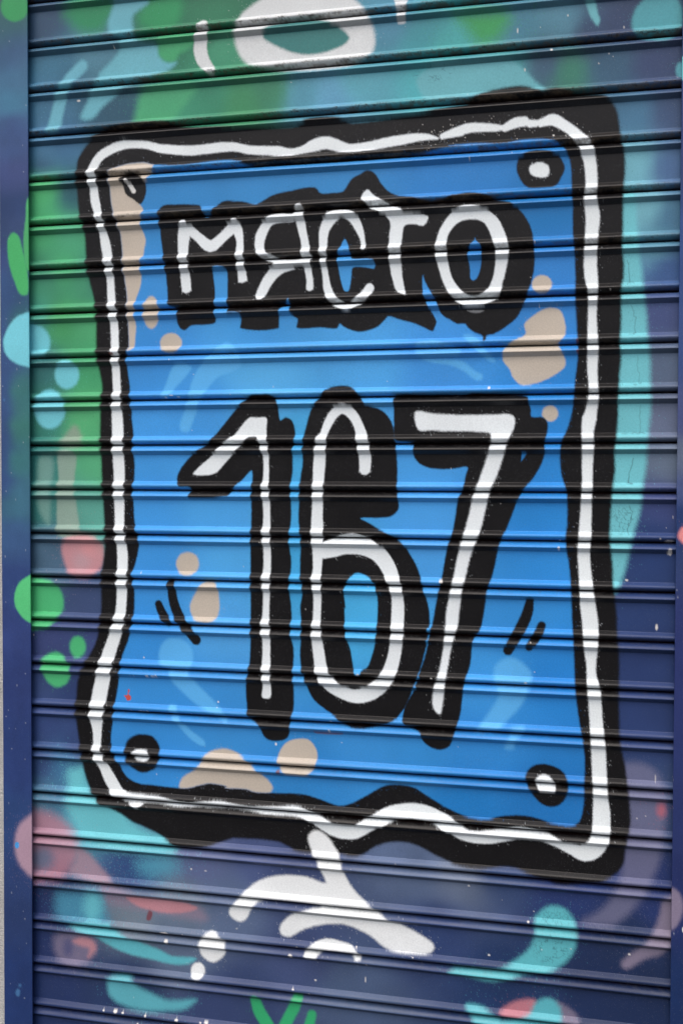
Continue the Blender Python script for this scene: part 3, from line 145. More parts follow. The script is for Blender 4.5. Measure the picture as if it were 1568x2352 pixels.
    ('shutter', 'curve', 'BLUE', 1.6, '779.6,366.0 781.7,371.8 788.0,377.7 789.9,385.3 790.4,395.4 788.8,412.9 783.4,430.3 777.1,433.8 773.3,429.9 771.9,412.2 768.7,394.4 771.6,379.4 777.9,371.7', {'inside_plate': 1}),
    ('shutter', 'curve', (150, 152, 155), 1.5, '768.5,480.7 795.1,481.1 787.5,484.4 777.4,484.0', {'alpha': 0.7}),
    ('shutter', 'curve', (14, 13, 15), 2.2, '395.7,620.6 410.0,610.4 426.7,609.9 443.4,610.9 454.5,623.0 456.5,638.9 459.5,652.7 468.3,648.1 479.4,653.5 484.9,669.4 484.9,682.6 480.8,703.7 480.9,732.8 477.4,764.6 478.3,788.5 478.3,817.7 475.6,841.7 475.7,863.0 478.5,884.2 478.5,900.2 475.8,918.9 475.8,937.6 478.6,964.2 479.5,978.7 477.9,997.4 478.7,1013.4 482.9,1032.0 483.0,1058.7 481.6,1074.9 483.6,1101.5 483.1,1133.7 478.2,1155.5 476.3,1174.4 470.8,1185.5 452.7,1190.6 435.9,1187.5 427.5,1177.2 423.2,1163.9 404.9,1152.7 400.7,1127.2 399.2,1100.2 402.0,1083.8 406.2,1056.6 407.6,1021.4 407.6,981.0 407.6,966.3 407.5,912.5 407.4,858.8 408.8,818.5 408.8,778.3 409.6,736.9 396.1,748.9 379.2,765.1 370.7,778.0 364.7,779.9 299.0,782.3 301.9,764.9 281.6,762.8 275.9,749.2 284.6,730.2 304.8,708.5 330.6,692.4 344.8,676.3 359.0,660.3 381.6,633.8', {'part': 'num1'}),
    ('shutter', 'curve', (14, 13, 15), 2.2, '521.6,622.4 525.7,617.2 539.2,601.7 563.4,596.8 582.2,601.1 595.6,616.9 606.3,630.0 624.8,635.4 638.1,644.7 648.7,661.6 652.8,683.6 655.5,704.3 656.9,732.7 657.1,766.4 659.3,789.7 658.6,800.1 646.8,810.6 625.6,813.4 596.4,814.3 609.7,821.4 631.0,834.2 652.2,844.3 668.1,857.0 678.6,872.4 689.2,890.3 695.8,908.3 699.8,926.4 705.1,941.8 710.4,962.3 711.1,986.8 708.6,1007.6 704.3,1028.5 696.6,1057.4 686.3,1086.6 674.7,1115.9 668.2,1129.3 659.0,1140.3 637.8,1152.0 624.5,1155.9 605.8,1160.3 584.3,1160.2 570.8,1155.7 554.5,1143.3 535.4,1131.0 518.9,1118.5 507.9,1100.4 502.3,1084.6 496.8,1068.8 494.0,1044.9 495.3,1018.2 496.1,990.3 493.8,963.7 497.9,937.0 493.7,910.5 493.6,883.9 494.9,857.3 492.1,830.8 490.7,817.6 492.0,783.1 493.3,751.3 497.3,724.9 497.3,698.5 500.0,677.4 504.0,661.6 512.1,635.4', {'part': 'num2'}),
    ('shutter', 'curve', (14, 13, 15), 2.2, '649.8,621.6 651.1,618.0 656.3,612.9 687.7,613.4 739.3,614.7 763.1,615.7 778.3,612.6 811.2,613.9 841.2,615.6 863.7,619.7 866.2,631.1 869.5,638.6 870.6,651.2 888.7,652.6 895.6,661.3 895.0,677.5 891.5,692.5 891.6,710.1 884.4,730.1 872.2,750.3 859.9,765.4 850.1,783.1 842.7,803.4 832.9,828.9 825.5,844.2 819.4,864.7 815.7,885.1 809.6,908.2 803.4,926.2 799.8,954.4 793.7,987.9 781.1,1010.0 777.5,1046.2 768.7,1074.9 765.0,1098.3 761.4,1129.5 753.8,1155.9 750.1,1169.0 743.7,1182.4 728.2,1188.5 711.7,1184.3 698.6,1172.1 697.2,1161.7 674.9,1152.5 667.4,1142.4 668.9,1126.6 674.7,1113.3 685.1,1094.5 695.4,1062.7 705.6,1028.5 712.7,991.9 714.5,988.1 720.8,951.7 725.8,928.3 730.8,904.9 735.8,873.9 740.8,853.2 745.9,840.3 750.8,812.0 755.8,781.3 763.3,765.9 767.0,745.4 770.7,730.1 750.3,732.7 714.3,732.7 693.5,725.0 683.5,712.1 681.6,692.8 659.3,689.3 651.4,683.6 650.8,660.3', {'part': 'num3'}),
    ('shutter', 'curve', 'BLUE', 1.2, '711.7,996.6 711.5,999.3 710.8,1001.5 709.9,1002.7 708.9,1002.7 707.9,1001.6 707.2,999.4 707.0,996.7 707.2,994.0 707.9,991.9 708.8,990.6 709.8,990.6 710.8,991.7 711.4,993.9', {'inside_plate': 1}),
    ('shutter', 'curve', 'BLUE', 1.2, '709.4,1014.6 709.3,1016.5 708.7,1018.0 707.9,1018.9 706.9,1019.0 706.1,1018.1 705.5,1016.6 705.3,1014.7 705.5,1012.8 706.0,1011.2 706.9,1010.4 707.8,1010.3 708.6,1011.1 709.2,1012.7', {'inside_plate': 1}),
    ('shutter', 'poly', 'BLUE', 1.2, '688.4,1077.3 694.1,1069.0 695.9,1070.5 693.6,1078.9', {'alpha': 0.8, 'inside_plate': 1}),
    ('shutter', 'poly', 'BLUE', 1.2, '681.9,1095.9 688.2,1085.2 690.3,1087.7 686.4,1094.9', {'alpha': 0.8, 'inside_plate': 1}),
    ('shutter', 'poly', 'BLUE', 1.2, '656.9,1142.5 670.0,1124.5 666.4,1142.0', {'alpha': 0.8, 'inside_plate': 1}),
    ('shutter', 'poly', 'BLUE', 1.2, '856.4,707.0 865.6,704.5 860.0,715.0 854.6,721.3', {'alpha': 0.8, 'inside_plate': 1}),
    ('shutter', 'curve', 'BLUE', 1.8, '586.0,906.2 596.7,905.4 612.8,912.9 620.8,925.8 624.9,946.6 625.0,972.8 623.8,999.1 623.8,995.0 621.2,1018.7 616.0,1039.9 608.1,1058.7 598.7,1064.3 597.4,1070.2 591.5,1074.2 586.6,1064.9 582.5,1043.9 578.4,1025.6 573.0,1012.6 570.7,994.2 570.1,965.2 571.4,961.4 568.6,937.7 573.2,921.8', {'inside_plate': 1}),
    ('shutter', 'curve', (225, 232, 235), 1.8, '404.4,648.7 419.8,648.1 435.1,648.5 435.4,666.3 436.9,690.3 439.1,706.2 439.4,738.2 439.5,764.8 440.9,783.5 442.1,818.1 442.4,858.2 443.3,884.9 442.5,911.7 441.4,938.5 440.1,978.8 442.1,1005.5 442.4,1012.1 442.4,1060.5 442.7,1087.4 442.8,1117.0 428.8,1118.2 429.6,1098.7 427.6,1074.6 428.7,1042.2 428.1,1012.6 426.7,1014.2 426.1,995.3 428.9,973.7 429.4,938.8 427.1,920.1 429.9,901.2 429.9,866.4 427.6,842.4 429.8,820.9 429.2,788.9 426.4,767.5 429.7,746.2 429.1,711.5 423.2,695.5 419.9,680.8 412.3,678.9 403.9,681.3 390.4,694.0 379.2,706.0 362.2,723.5 343.4,741.5 305.6,742.6 316.2,730.2 339.1,711.3 359.0,691.2 378.8,676.6', {'spray': 1.3, 'part': 'num1'}),
    ('shutter', 'stroke', (225, 232, 235), 1.8, '602.7,738.5,17.9 603.5,719.7,19.8 601.2,701.5,20.5 598.0,683.2,19.8 593.1,665.0,15.8 582.3,645.3,15.8 566.2,634.7,17.2 552.8,641.1,15.4 542.0,656.7,14.6 534.0,675.0,12.0 529.9,685.5,17.4 527.8,703.9,19.2 526.0,724.9,20.1 524.7,751.2,18.7 524.0,777.6,18.2 523.0,809.3,18.8 523.1,841.0,20.9 523.7,862.1,18.8 523.7,883.3,16.1 523.2,899.2,14.8 521.6,917.8,16.7 523.1,936.3,14.0 523.4,960.2,12.9 522.4,984.1,13.5 522.1,1000.0,16.2 523.6,1022.4,18.3 526.9,1040.9,19.4 529.7,1062.1,21.0 535.2,1077.8,22.9 546.1,1090.6,22.9 562.5,1100.4,21.5 581.4,1107.4,21.4 600.2,1106.5,23.4 618.9,1097.7,25.2 634.8,1083.8,24.3 645.4,1064.9,23.2 651.9,1043.7,21.0 655.7,1022.6,20.5 657.8,1005.7,21.0 658.2,984.8,21.0 658.9,958.7,20.4 656.6,932.7,18.9 649.9,912.0,22.3 639.2,888.8,25.0 623.3,870.9,26.3 599.2,861.3,27.8 572.4,860.0,27.9 550.8,864.3,29.4 530.5,869.9,25.5', {'spray': 1.3, 'part': 'num2', 'flat': 1}),
    ('shutter', 'curve', (225, 232, 235), 1.8, '540.0,856.6 556.2,845.2 580.4,839.6 599.2,842.0 615.2,850.1 631.2,862.9 609.9,871.1 556.3,869.5', {'spray': 1.3, 'part': 'num2'}),
    ('shutter', 'curve', (225, 232, 235), 2.6, '686.0,641.3 713.8,644.5 739.5,646.3 765.9,647.4 816.5,647.2 836.5,647.4 843.5,652.0 844.1,664.6 838.0,679.7 831.9,694.8 829.4,704.9 827.0,713.7 817.2,742.8 807.3,765.7 802.4,786.0 792.5,826.9 785.1,850.0 777.6,868.0 768.9,904.0 762.6,929.9 759.0,960.8 755.3,989.3 747.0,1019.1 740.8,1052.9 737.6,1073.8 734.6,1097.2 731.7,1123.3 728.3,1130.0 721.8,1126.5 716.5,1113.7 717.7,1092.9 725.3,1066.6 732.9,1027.4 736.8,992.5 737.7,966.6 742.2,940.7 747.2,917.4 750.9,899.3 757.1,868.4 764.6,840.0 774.5,801.6 779.5,778.6 789.4,750.5 799.4,720.0 805.5,699.7 807.1,678.2 791.4,674.3 753.3,673.0 714.7,671.7 739.7,672.6 711.3,671.1 690.6,669.7', {'spray': 1.3, 'part': 'num3'}),
    ('shutter', 'curve', (190, 80, 72), 0.8, '185.5,1115.9 188.5,1117.1 186.4,1124.2 190.6,1128.2 190.5,1133.7 184.0,1136.0 181.0,1130.6 177.4,1127.4 184.0,1125.7', {'spray': 0.3}),
    ('shutter', 'curve', (110, 58, 48), 0.9, '461.4,1241.3 461.1,1243.2 460.1,1244.8 458.6,1245.7 457.0,1245.8 455.5,1245.1 454.5,1243.6 454.2,1241.8 454.5,1239.9 455.5,1238.3 457.0,1237.4 458.6,1237.3 460.1,1238.0 461.1,1239.5', {'alpha': 0.8, 'spray': 2}),
    ('shutter', 'curve', (110, 58, 48), 0.9, '941.3,534.2 941.2,535.7 940.7,536.9 940.1,537.5 939.3,537.5 938.6,536.8 938.1,535.6 937.9,534.1 938.1,532.6 938.6,531.4 939.2,530.8 940.0,530.8 940.7,531.5 941.2,532.7', {'alpha': 0.8, 'spray': 2}),
    ('shutter', 'curve', (110, 58, 48), 0.9, '942.2,551.5 942.1,553.0 941.5,554.2 940.8,554.9 939.9,554.9 939.1,554.2 938.6,552.9 938.4,551.4 938.5,549.9 939.1,548.7 939.8,548.1 940.7,548.1 941.5,548.8 942.0,550.0', {'alpha': 0.8, 'spray': 2}),
    ('shutter', 'curve', (110, 58, 48), 0.9, '161.5,534.4 161.1,535.4 160.0,536.3 158.3,536.7 156.4,536.6 154.8,536.1 153.6,535.2 153.2,534.2 153.6,533.1 154.8,532.3 156.4,531.8 158.3,531.9 160.0,532.4 161.1,533.3', {'alpha': 0.8, 'spray': 2}),
    ('shutter', 'curve', (120, 60, 52), 0.8, '519.1,1169.3 540.9,1169.6 566.8,1169.7 568.1,1172.3 540.9,1173.9 519.1,1172.5', {'alpha': 0.6}),
    ('rail_a', 'curve', (58, 150, 92), 4.0, '10.5,-62.9 7.9,-52.3 0.6,-44.3 -9.8,-40.5 -21.3,-41.6 -31.7,-47.4 -38.9,-56.8 -41.4,-68.0 -38.8,-78.6 -31.5,-86.7 -21.0,-90.5 -9.5,-89.3 0.9,-83.4 8.0,-74.0', {}),
    ('rail_a', 'curve', (78, 172, 108), 3.0, '20.9,257.0 6.2,267.2 3.9,294.5 -0.9,335.6 0.4,363.2 5.5,388.2 20.2,388.8', {}),
    ('rail_a', 'curve', (74, 176, 106), 3.5, '-20.8,322.2 -10.1,329.6 -4.1,349.2 3.4,377.1 7.9,404.9 6.2,429.6 -7.6,429.1 -19.8,403.8 -28.8,375.7 -31.8,347.9 -30.1,331.4', {}),
    ('rail_a', 'curve', (118, 202, 216), 4.0, '22.8,463.9 -10.9,466.4 -29.5,483.8 -40.5,508.5 -37.5,530.9 -23.7,545.1 -8.3,552.4 22.3,555.0', {}),
    ('rail_a', 'curve', (88, 195, 125), 3.0, '20.4,918.8 -7.5,929.3 -18.4,943.6 -22.5,962.0 -20.1,977.4 -7.8,994.0 6.7,1003.3 19.9,1004.3', {}),
    ('rail_a', 'curve', (172, 142, 158), 8.0, '18.1,1341.7 -6.8,1355.0 -19.4,1373.0 -24.2,1396.3 -21.3,1421.7 -7.3,1443.4 17.5,1456.8', {'alpha': 0.95}),
    ('rail_a', 'curve', (70, 150, 215), 1.0, '-15.8,1400.4 -16.3,1402.9 -17.5,1405.0 -19.2,1406.3 -21.2,1406.4 -22.9,1405.5 -24.2,1403.6 -24.6,1401.1 -24.1,1398.6 -22.9,1396.5 -21.1,1395.3 -19.2,1395.1 -17.4,1396.1 -16.2,1398.0', {}),
    ('rail_a', 'curve', (85, 140, 190), 3.0, '-15.2,1664.7 -15.6,1667.5 -16.9,1669.9 -18.6,1671.3 -20.6,1671.5 -22.3,1670.5 -23.6,1668.5 -24.0,1665.8 -23.5,1663.0 -22.3,1660.6 -20.5,1659.2 -18.6,1659.0 -16.8,1660.0 -15.6,1662.0', {'alpha': 0.5, 'spray': 2}),
    ('rail_a', 'curve', (85, 140, 190), 3.0, '-13.2,1651.6 -13.4,1652.7 -14.1,1653.7 -14.9,1654.3 -15.9,1654.4 -16.8,1654.0 -17.4,1653.2 -17.6,1652.1 -17.4,1650.9 -16.8,1650.0 -15.9,1649.4 -14.9,1649.3 -14.0,1649.7 -13.4,1650.5', {'alpha': 0.5, 'spray': 2}),
    ('rail_a', 'curve', (85, 140, 190), 3.0, '-39.0,613.0 -39.1,613.6 -39.5,614.0 -40.0,614.3 -40.5,614.3 -41.0,614.0 -41.4,613.5 -41.5,612.9 -41.4,612.3 -41.0,611.8 -40.5,611.6 -40.0,611.6 -39.5,611.9 -39.1,612.4', {'alpha': 0.5, 'spray': 2}),
    ('rail_b', 'curve', (112, 185, 198), 3.0, '1087.3,116.3 1098.3,119.6 1098.6,150.4 1087.6,147.1', {}),
    ('rail_b', 'curve', (225, 140, 140), 4.0, '1097.6,822.2 1111.4,819.6 1116.2,836.5 1104.9,847.5 1096.7,844.0 1092.0,834.4', {}),
    ('rail_b', 'curve', (128, 118, 140), 5.0, '1085.7,1382.3 1090.3,1375.7 1100.9,1383.4 1106.1,1402.7 1101.4,1425.3 1091.1,1440.0 1086.4,1436.7', {}),
    ('rail_b', 'curve', (220, 222, 220), 1.0, '1108.4,1438.2 1108.2,1440.0 1107.8,1441.4 1107.1,1442.2 1106.4,1442.3 1105.7,1441.6 1105.3,1440.3 1105.1,1438.6 1105.2,1436.8 1105.7,1435.4 1106.3,1434.6 1107.0,1434.5 1107.7,1435.2 1108.2,1436.6', {}),
]

def pts(s): return np.array([[float(v) for v in t.split(',')] for t in s.split()])
def field_pts(s):
    P, Cc = [], []
    for t in s.split():
        a, b = t.split(':'); P.append([float(v) for v in a.split(',')]); Cc.append([int(v) for v in b.split(',')])
    return np.array(P), np.array(Cc, float)

def spline(P, closed, n=4):
    """Catmull-Rom through the traced points"""
    N = len(P); out = []
    for i in range(N if closed else N - 1):
        if closed: a, b, c, e = P[(i-1) % N], P[i], P[(i+1) % N], P[(i+2) % N]
        else: a, b, c, e = P[max(i-1, 0)], P[i], P[i+1], P[min(i+2, N-1)]
        lb = np.hypot(*(c-b)[:2]); la = np.hypot(*(b-a)[:2]); le = np.hypot(*(e-c)[:2])
        m1 = (c - a) / max(la + lb, 1e-6) * lb if la > 0 else (c - b)
        m2 = (e - b) / max(le + lb, 1e-6) * lb if le > 0 else (c - b)
        for k in range(n):
            t = k / n
            out.append((2*t**3-3*t**2+1)*b + (t**3-2*t**2+t)*m1 + (-2*t**3+3*t**2)*c + (t**3-t**2)*m2)
    if not closed: out.append(P[-1])
    return np.array(out)

class Canvas:
    """signed distances on a grid of surface points: rows at heights V, columns at X"""
    def __init__(s, X, V):
        s.X, s.V = np.asarray(X, float), np.asarray(V, float)
        s.Y = s.V
    def block(s, x0, x1, y0, y1):
        return (np.searchsorted(s.X, x0), np.searchsorted(s.X, x1), np.searchsorted(s.V, y0), np.searchsorted(s.V, y1))
    def seg(s, D, a, b, ra, rb, band, f0=False, f1=False):
        r = max(ra, rb) + band
        i0, i1, j0, j1 = s.block(min(a[0], b[0]) - r, max(a[0], b[0]) + r, min(a[1], b[1]) - r, max(a[1], b[1]) + r)
        if i1 <= i0 or j1 <= j0: return
        x = s.X[None, i0:i1] - a[0]; y = s.V[j0:j1, None] - a[1]
        dx, dy = b[0]-a[0], b[1]-a[1]; L2 = dx*dx + dy*dy + 1e-9
        tu = (x*dx + y*dy) / L2; t = np.clip(tu, 0, 1)
        d = np.sqrt((x - t*dx)**2 + (y - t*dy)**2) - (ra + (rb-ra)*t)
        L1 = math.sqrt(L2)                      # square-cut ends of a stroke
        if f0: d = np.maximum(d, -tu*L1)
        if f1: d = np.maximum(d, (tu-1)*L1)
        np.minimum(D[j0:j1, i0:i1], d, out=D[j0:j1, i0:i1])
    def stroke(s, P, band, flat=False):
        D = np.full((len(s.V), len(s.X)), band); n = len(P)-1
        for k in range(n): s.seg(D, P[k], P[k+1], P[k][2]/2, P[k+1][2]/2, band, flat and k == 0, flat and k >= n-1)
        return D
    def poly(s, P, band):
        D = np.full((len(s.V), len(s.X)), band)
        N = len(P); ins = np.zeros(D.shape, bool)
        for k in range(N): s.seg(D, P[k], P[(k+1) % N], 0, 0, band)
        A, B = P, np.roll(P, -1, 0)
        for j in np.nonzero((s.V > P[:, 1].min()) & (s.V < P[:, 1].max()))[0]:
            v = s.V[j]; m = (A[:, 1] > v) != (B[:, 1] > v)
            xs = np.sort(A[m, 0] + (v - A[m, 1]) / (B[m, 1] - A[m, 1]) * (B[m, 0] - A[m, 0]))
            ins[j] = np.searchsorted(xs, s.X) % 2 == 1
        return np.where(ins, -D, D)
    def field(s, txt, sigma):
        """smooth blend of sprayed colours"""
        P, Cc = field_pts(txt); Cl = lin(Cc)
        gx = np.linspace(s.X[0], s.X[-1], 90); gy = np.linspace(s.V[0], s.V[-1], 140)
        G = np.zeros((140, 90, 3)); W = np.zeros((140, 90))
        for (px, py), c in zip(P, Cl):
            d2 = (gx[None]-px)**2 + (gy[:, None]-py)**2
            w = 1.0 / (d2 + sigma**2)**2.2
            G += w[..., None]*c; W += w
        G /= W[..., None]
        fx = np.clip((s.X-gx[0])/(gx[1]-gx[0]), 0, 88.999); fy = np.clip((s.V-gy[0])/(gy[1]-gy[0]), 0, 138.999)
        ix, iy = fx.astype(int), fy.astype(int); tx = (fx-ix)[None, :, None]; ty = (fy-iy)[:, None, None]
        g = lambda a, b: G[iy+a][:, ix+b]
        return (g(0, 0)*(1-tx)+g(0, 1)*tx)*(1-ty) + (g(1, 0)*(1-tx)+g(1, 1)*tx)*ty
    def noise(s, sx, sy, seed):
        """value noise with cells of sx by sy mm"""
        r = np.random.default_rng(seed)
        fx = (s.X - s.X[0]) / sx; fy = (s.V - s.V[0]) / sy
        T = r.random((int(fy[-1]) + 3, int(fx[-1]) + 3))
        ix, iy = fx.astype(int), fy.astype(int)
        tx = fx-ix; ty = fy-iy; tx = (tx*tx*(3-2*tx))[None]; ty = (ty*ty*(3-2*ty))[:, None]
        g = lambda a, b: T[iy+a][:, ix+b]
        return (g(0, 0)*(1-tx)+g(0, 1)*tx)*(1-ty) + (g(1, 0)*(1-tx)+g(1, 1)*tx)*ty

def paint(cv, surface, base, blue=None):
    """spray the shapes over the base colour; returns colours and a part name per point"""
    Cc = base.copy(); H, W = Cc.shape[:2]
    part = np.zeros((H, W), int); names = ['']; dist = {}
    wob = (cv.noise(11, 11, 1) - .5) * .8 + (cv.noise(4, 4, 2) - .5) * .4
    grain = rng.random((H, W)) - .5
    inner = None
    for (sf, kind, c, soft, data, op) in SHAPES:
        if sf != surface: continue
        P = pts(data); band = 60.0 if str(op.get('part', '')).startswith('let') else soft*3 + 8
        if kind == 'stroke': D = cv.stroke(spline(P, False, 1 if op.get('flat') and len(P) < 4 else 4) if len(P) > 2 else P, band, op.get('flat', False))
        elif kind == 'curve': D = cv.poly(spline(P, True, 4), band)
        else: D = cv.poly(P, band)
        g = op.get('spray', 1.0)
        t = .5 - (D + wob*.6 + grain*soft*.4*g) / (2*soft*.8)
        t = np.clip(t, 0, 1); a = t*t*(3-2*t)
        # overspray: fine droplets just outside the edge
        drop = (rng.random((H, W)) < .07*np.exp(-np.clip(D, 0, None)/(soft*1.3))*g) & (D < soft*4) & (D > 0) & (D < band*.98)
        a = np.maximum(a, drop*(.25+.5*rng.random((H, W)))*(.5 if soft < 8 else .8))
        a = a * op.get('alpha', 1.0)
        if op.get('name') == 'INN': inner = a
        if op.get('inside_plate'): a = a * inner
        src = blue if c == 'BLUE' else lin(c)
        a = a[..., None]; Cc = Cc*(1-a) + src*a
        if op.get('name') == 'OUT': out = D
        m = op.get('part')
        if m:
            if m not in names: names.append(m)
            if m.startswith('let'): dist[m] = np.minimum(dist.get(m, np.full((H, W), 1e3)), D)
            part[D < 0] = names.index(m)
    if dist:                       # the black backing of the word goes to the nearest letter
        ks = list(dist); near = np.argmin(np.stack([dist[k] for k in ks]), 0)
        ids = np.array([names.index(k) for k in ks])
        m = part == names.index('word'); own = part.copy(); part[m] = ids[near[m]]
        for k, i in zip(ks, ids):   # keep what hangs together with the white stroke, the rest stays sign panel
            full = part == i
            rr, cc_ = np.nonzero(full); b0, b1, c0, c1 = rr.min(), rr.max()+1, cc_.min(), cc_.max()+1
            f = full[b0:b1, c0:c1]; g_ = (own == i)[b0:b1, c0:c1] & f; last = -1
            while g_.sum() != last:
                last = g_.sum()
                for _ in range(6):
                    h = g_.copy(); h[1:] |= g_[:-1]; h[:-1] |= g_[1:]; h[:, 1:] |= g_[:, :-1]; h[:, :-1] |= g_[:, 1:]; g_ = h & f
            part[b0:b1, c0:c1][f & ~g_] = names.index('plate')
    return Cc, part, names

# ------------------------------------------------------------------ materials
def nodes(name):
    m = bpy.data.materials.new(name); m.use_nodes = True
    nt = m.node_tree; return m, nt.nodes, nt.links, nt.nodes['Principled BSDF']

def paint_material(name):
    m, N, L, B = nodes(name)
    at = N.new('ShaderNodeAttribute'); at.attribute_name = 'paint'
    tc = N.new('ShaderNodeTexCoord')
    def noise(scale, detail=2.0):
        n = N.new('ShaderNodeTexNoise'); n.inputs['Scale'].default_value = scale; n.inputs['Detail'].default_value = detail
        L.new(tc.outputs['Object'], n.inputs['Vector']); return n
    def mr(src, a, b, lo=.3, hi=.7):
        r = N.new('ShaderNodeMapRange'); r.inputs['From Min'].default_value = lo; r.inputs['From Max'].default_value = hi
        r.inputs['To Min'].default_value = a; r.inputs['To Max'].default_value = b; L.new(src, r.inputs['Value']); return r.outputs['Result']
    def mix(kind, fac, a, b):
        x = N.new('ShaderNodeMix'); x.data_type = 'RGBA'; x.blend_type = kind
        for s, v in ((x.inputs['Factor'], fac), (x.inputs['A'], a), (x.inputs['B'], b)):
            if hasattr(v, 'is_output'): L.new(v, s)
            else: s.default_value = v
        return x.outputs['Result']
    g1 = noise(420, 3); g2 = noise(9, 4); g3 = noise(1100, 1)
    c = mix('MULTIPLY', 1.0, at.outputs['Color'], mr(g1.outputs['Fac'], .93, 1.07))
    c = mix('MULTIPLY', 1.0, c, mr(g2.outputs['Fac'], .93, 1.06))
    # pale dust specks that stick to the paint
    sp = mr(g3.outputs['Fac'], 0, .5, .70, .78)
    c = mix('MIX', sp, c, (.30, .31, .32, 1))
    L.new(c, B.inputs['Base Color'])
    rgh = noise(26, 4)
    L.new(mr(rgh.outputs['Fac'], .32, .44), B.inputs['Roughness'])
    B.inputs['Specular IOR Level'].default_value = .24
    bp = N.new('ShaderNodeBump'); bp.inputs['Strength'].default_value = .10; bp.inputs['Distance'].default_value = .0006
    L.new(g1.outputs['Fac'], bp.inputs['Height']); L.new(bp.outputs['Normal'], B.inputs['Normal'])
    return m

def rough_material(name, base, dark, scale, rough, bump, dist):
    m, N, L, B = nodes(name)
    tc = N.new('ShaderNodeTexCoord')
    n = N.new('ShaderNodeTexNoise'); n.inputs['Scale'].default_value = scale; n.inputs['Detail'].default_value = 8
    n2 = N.new('ShaderNodeTexNoise'); n2.inputs['Scale'].default_value = scale*14; n2.inputs['Detail'].default_value = 4
    for q in (n, n2): L.new(tc.outputs['Object'], q.inputs['Vector'])
    r = N.new('ShaderNodeValToRGB'); r.color_ramp.elements[0].position = .34; r.color_ramp.elements[1].position = .62
    r.color_ramp.elements[0].color = (*dark, 1); r.color_ramp.elements[1].color = (*base, 1)
    a = N.new('ShaderNodeMath'); a.operation = 'MULTIPLY_ADD'; a.inputs[1].default_value = .45
    s = N.new('ShaderNodeMath'); s.operation = 'MULTIPLY'; s.inputs[1].default_value = .62
    L.new(n2.outputs['Fac'], a.inputs[0]); L.new(n.outputs['Fac'], s.inputs[0]); L.new(s.outputs[0], a.inputs[2])
    L.new(a.outputs[0], r.inputs['Fac']); L.new(r.outputs['Color'], B.inputs['Base Color'])
    B.inputs['Roughness'].default_value = rough
    bp = N.new('ShaderNodeBump'); bp.inputs['Strength'].default_value = bump; bp.inputs['Distance'].default_value = dist
    L.new(n2.outputs['Fac'], bp.inputs['Height']); L.new(bp.outputs['Normal'], B.inputs['Normal'])
    return m

M_PAINT = paint_material('spray_paint_on_steel')
M_RAIL = paint_material('spray_paint_on_rail')
M_BARE = rough_material('weathered_steel', (.10, .10, .12), (.05, .05, .06), 9, .5, .2, .001)
M_WALL = rough_material('rough_plaster', (.50, .50, .48), (.34, .34, .33), 22, .9, .9, .004)
M_GROUND = rough_material('pavement_concrete', (.17, .17, .165), (.11, .11, .105), 3, .9, .5, .003)

# ------------------------------------------------------------------ mesh helpers
def world(u, d, o):
    return np.stack([u/1000.0, -o/1000.0, (Z0 - d)/1000.0], -1)

def make(name, co, quads, mat, parent=None, nrm=None, colr=None):
    me = bpy.data.meshes.new(name)
    me.vertices.add(len(co)); me.vertices.foreach_set('co', co.astype(np.float32).ravel())
    me.loops.add(len(quads)*4); me.loops.foreach_set('vertex_index', quads.astype(np.int32).ravel())
    me.polygons.add(len(quads)); me.polygons.foreach_set('loop_start', np.arange(0, len(quads)*4, 4, dtype=np.int32))
    me.polygons.foreach_set('use_smooth', np.ones(len(quads), bool))
    me.update(calc_edges=True)
    if colr is not None:
        at = me.attributes.new('paint', 'FLOAT_COLOR', 'POINT')
        at.data.foreach_set('color', np.concatenate([colr, np.ones((len(colr), 1))], 1).astype(np.float32).ravel())
    if nrm is not None:
        me.normals_split_custom_set_from_vertices(nrm.astype(np.float32))
    me.materials.append(mat)
    o = bpy.data.objects.new(name, me); col.objects.link(o)
    if parent: o.parent = parent
    return o

def subset(name, sel, co, quads, mat, parent, nrm, colr):
    q = quads[sel]
    ids, inv = np.unique(q, return_inverse=True)
    return make(name, co[ids], inv.reshape(-1, 4), mat, parent, nrm[ids], colr[ids])

def grid_quads(H, W):
    i = np.arange(H*W).reshape(H, W)
    return np.stack([i[:-1, :-1], i[1:, :-1], i[1:, 1:], i[:-1, 1:]], -1).reshape(-1, 4)

def box_mesh(name, lo, hi, mat, parent=None, bevel=.002):
    import bmesh
    bm = bmesh.new(); bmesh.ops.create_cube(bm, size=1)
    for v in bm.verts:
        v.co = [(lo[k]+hi[k])/2 + v.co[k]*(hi[k]-lo[k]) for k in range(3)]
    if bevel: bmesh.ops.bevel(bm, geom=bm.edges[:], offset=bevel, segments=2, affect='EDGES')
    me = bpy.data.meshes.new(name); bm.to_mesh(me); bm.free(); me.materials.append(mat)
    o = bpy.data.objects.new(name, me); col.objects.link(o)
    if parent: o.parent = parent
    return o

# ------------------------------------------------------------------ the slat profile (fraction of the pitch, mm out)
PROF = np.array([(0.000, -8.0), (.005, -7.6), (.008, -5), (.017, -2.0), (.034, .4), (.060, 2.8), (.085, 4.6), (.108, 5.8), (.124, 6.25), (.134, 6.2), (.141, 5.7),
                 (.215, .55), (.224, .12), (.232, 0.0)])
PROF2 = np.array([(.795, 0.0), (.801, .12), (.808, .55), (.850, 4.1), (.862, 4.9), (.876, 5.6), (.893, 6.0), (.910, 5.9), (.928, 5.2), (.945, 3.7), (.960, 1.9), (.975, -.6), (.986, -3.2), (.992, -6.2), (.995, -7.8)])
mid = np.linspace(.232, .795, 30)[1:-1]
PROF[:, 1] *= 1.2; PROF2[:, 1] *= 1.2
PR = np.concatenate([PROF, np.stack([mid, 0*mid], 1), PROF2])

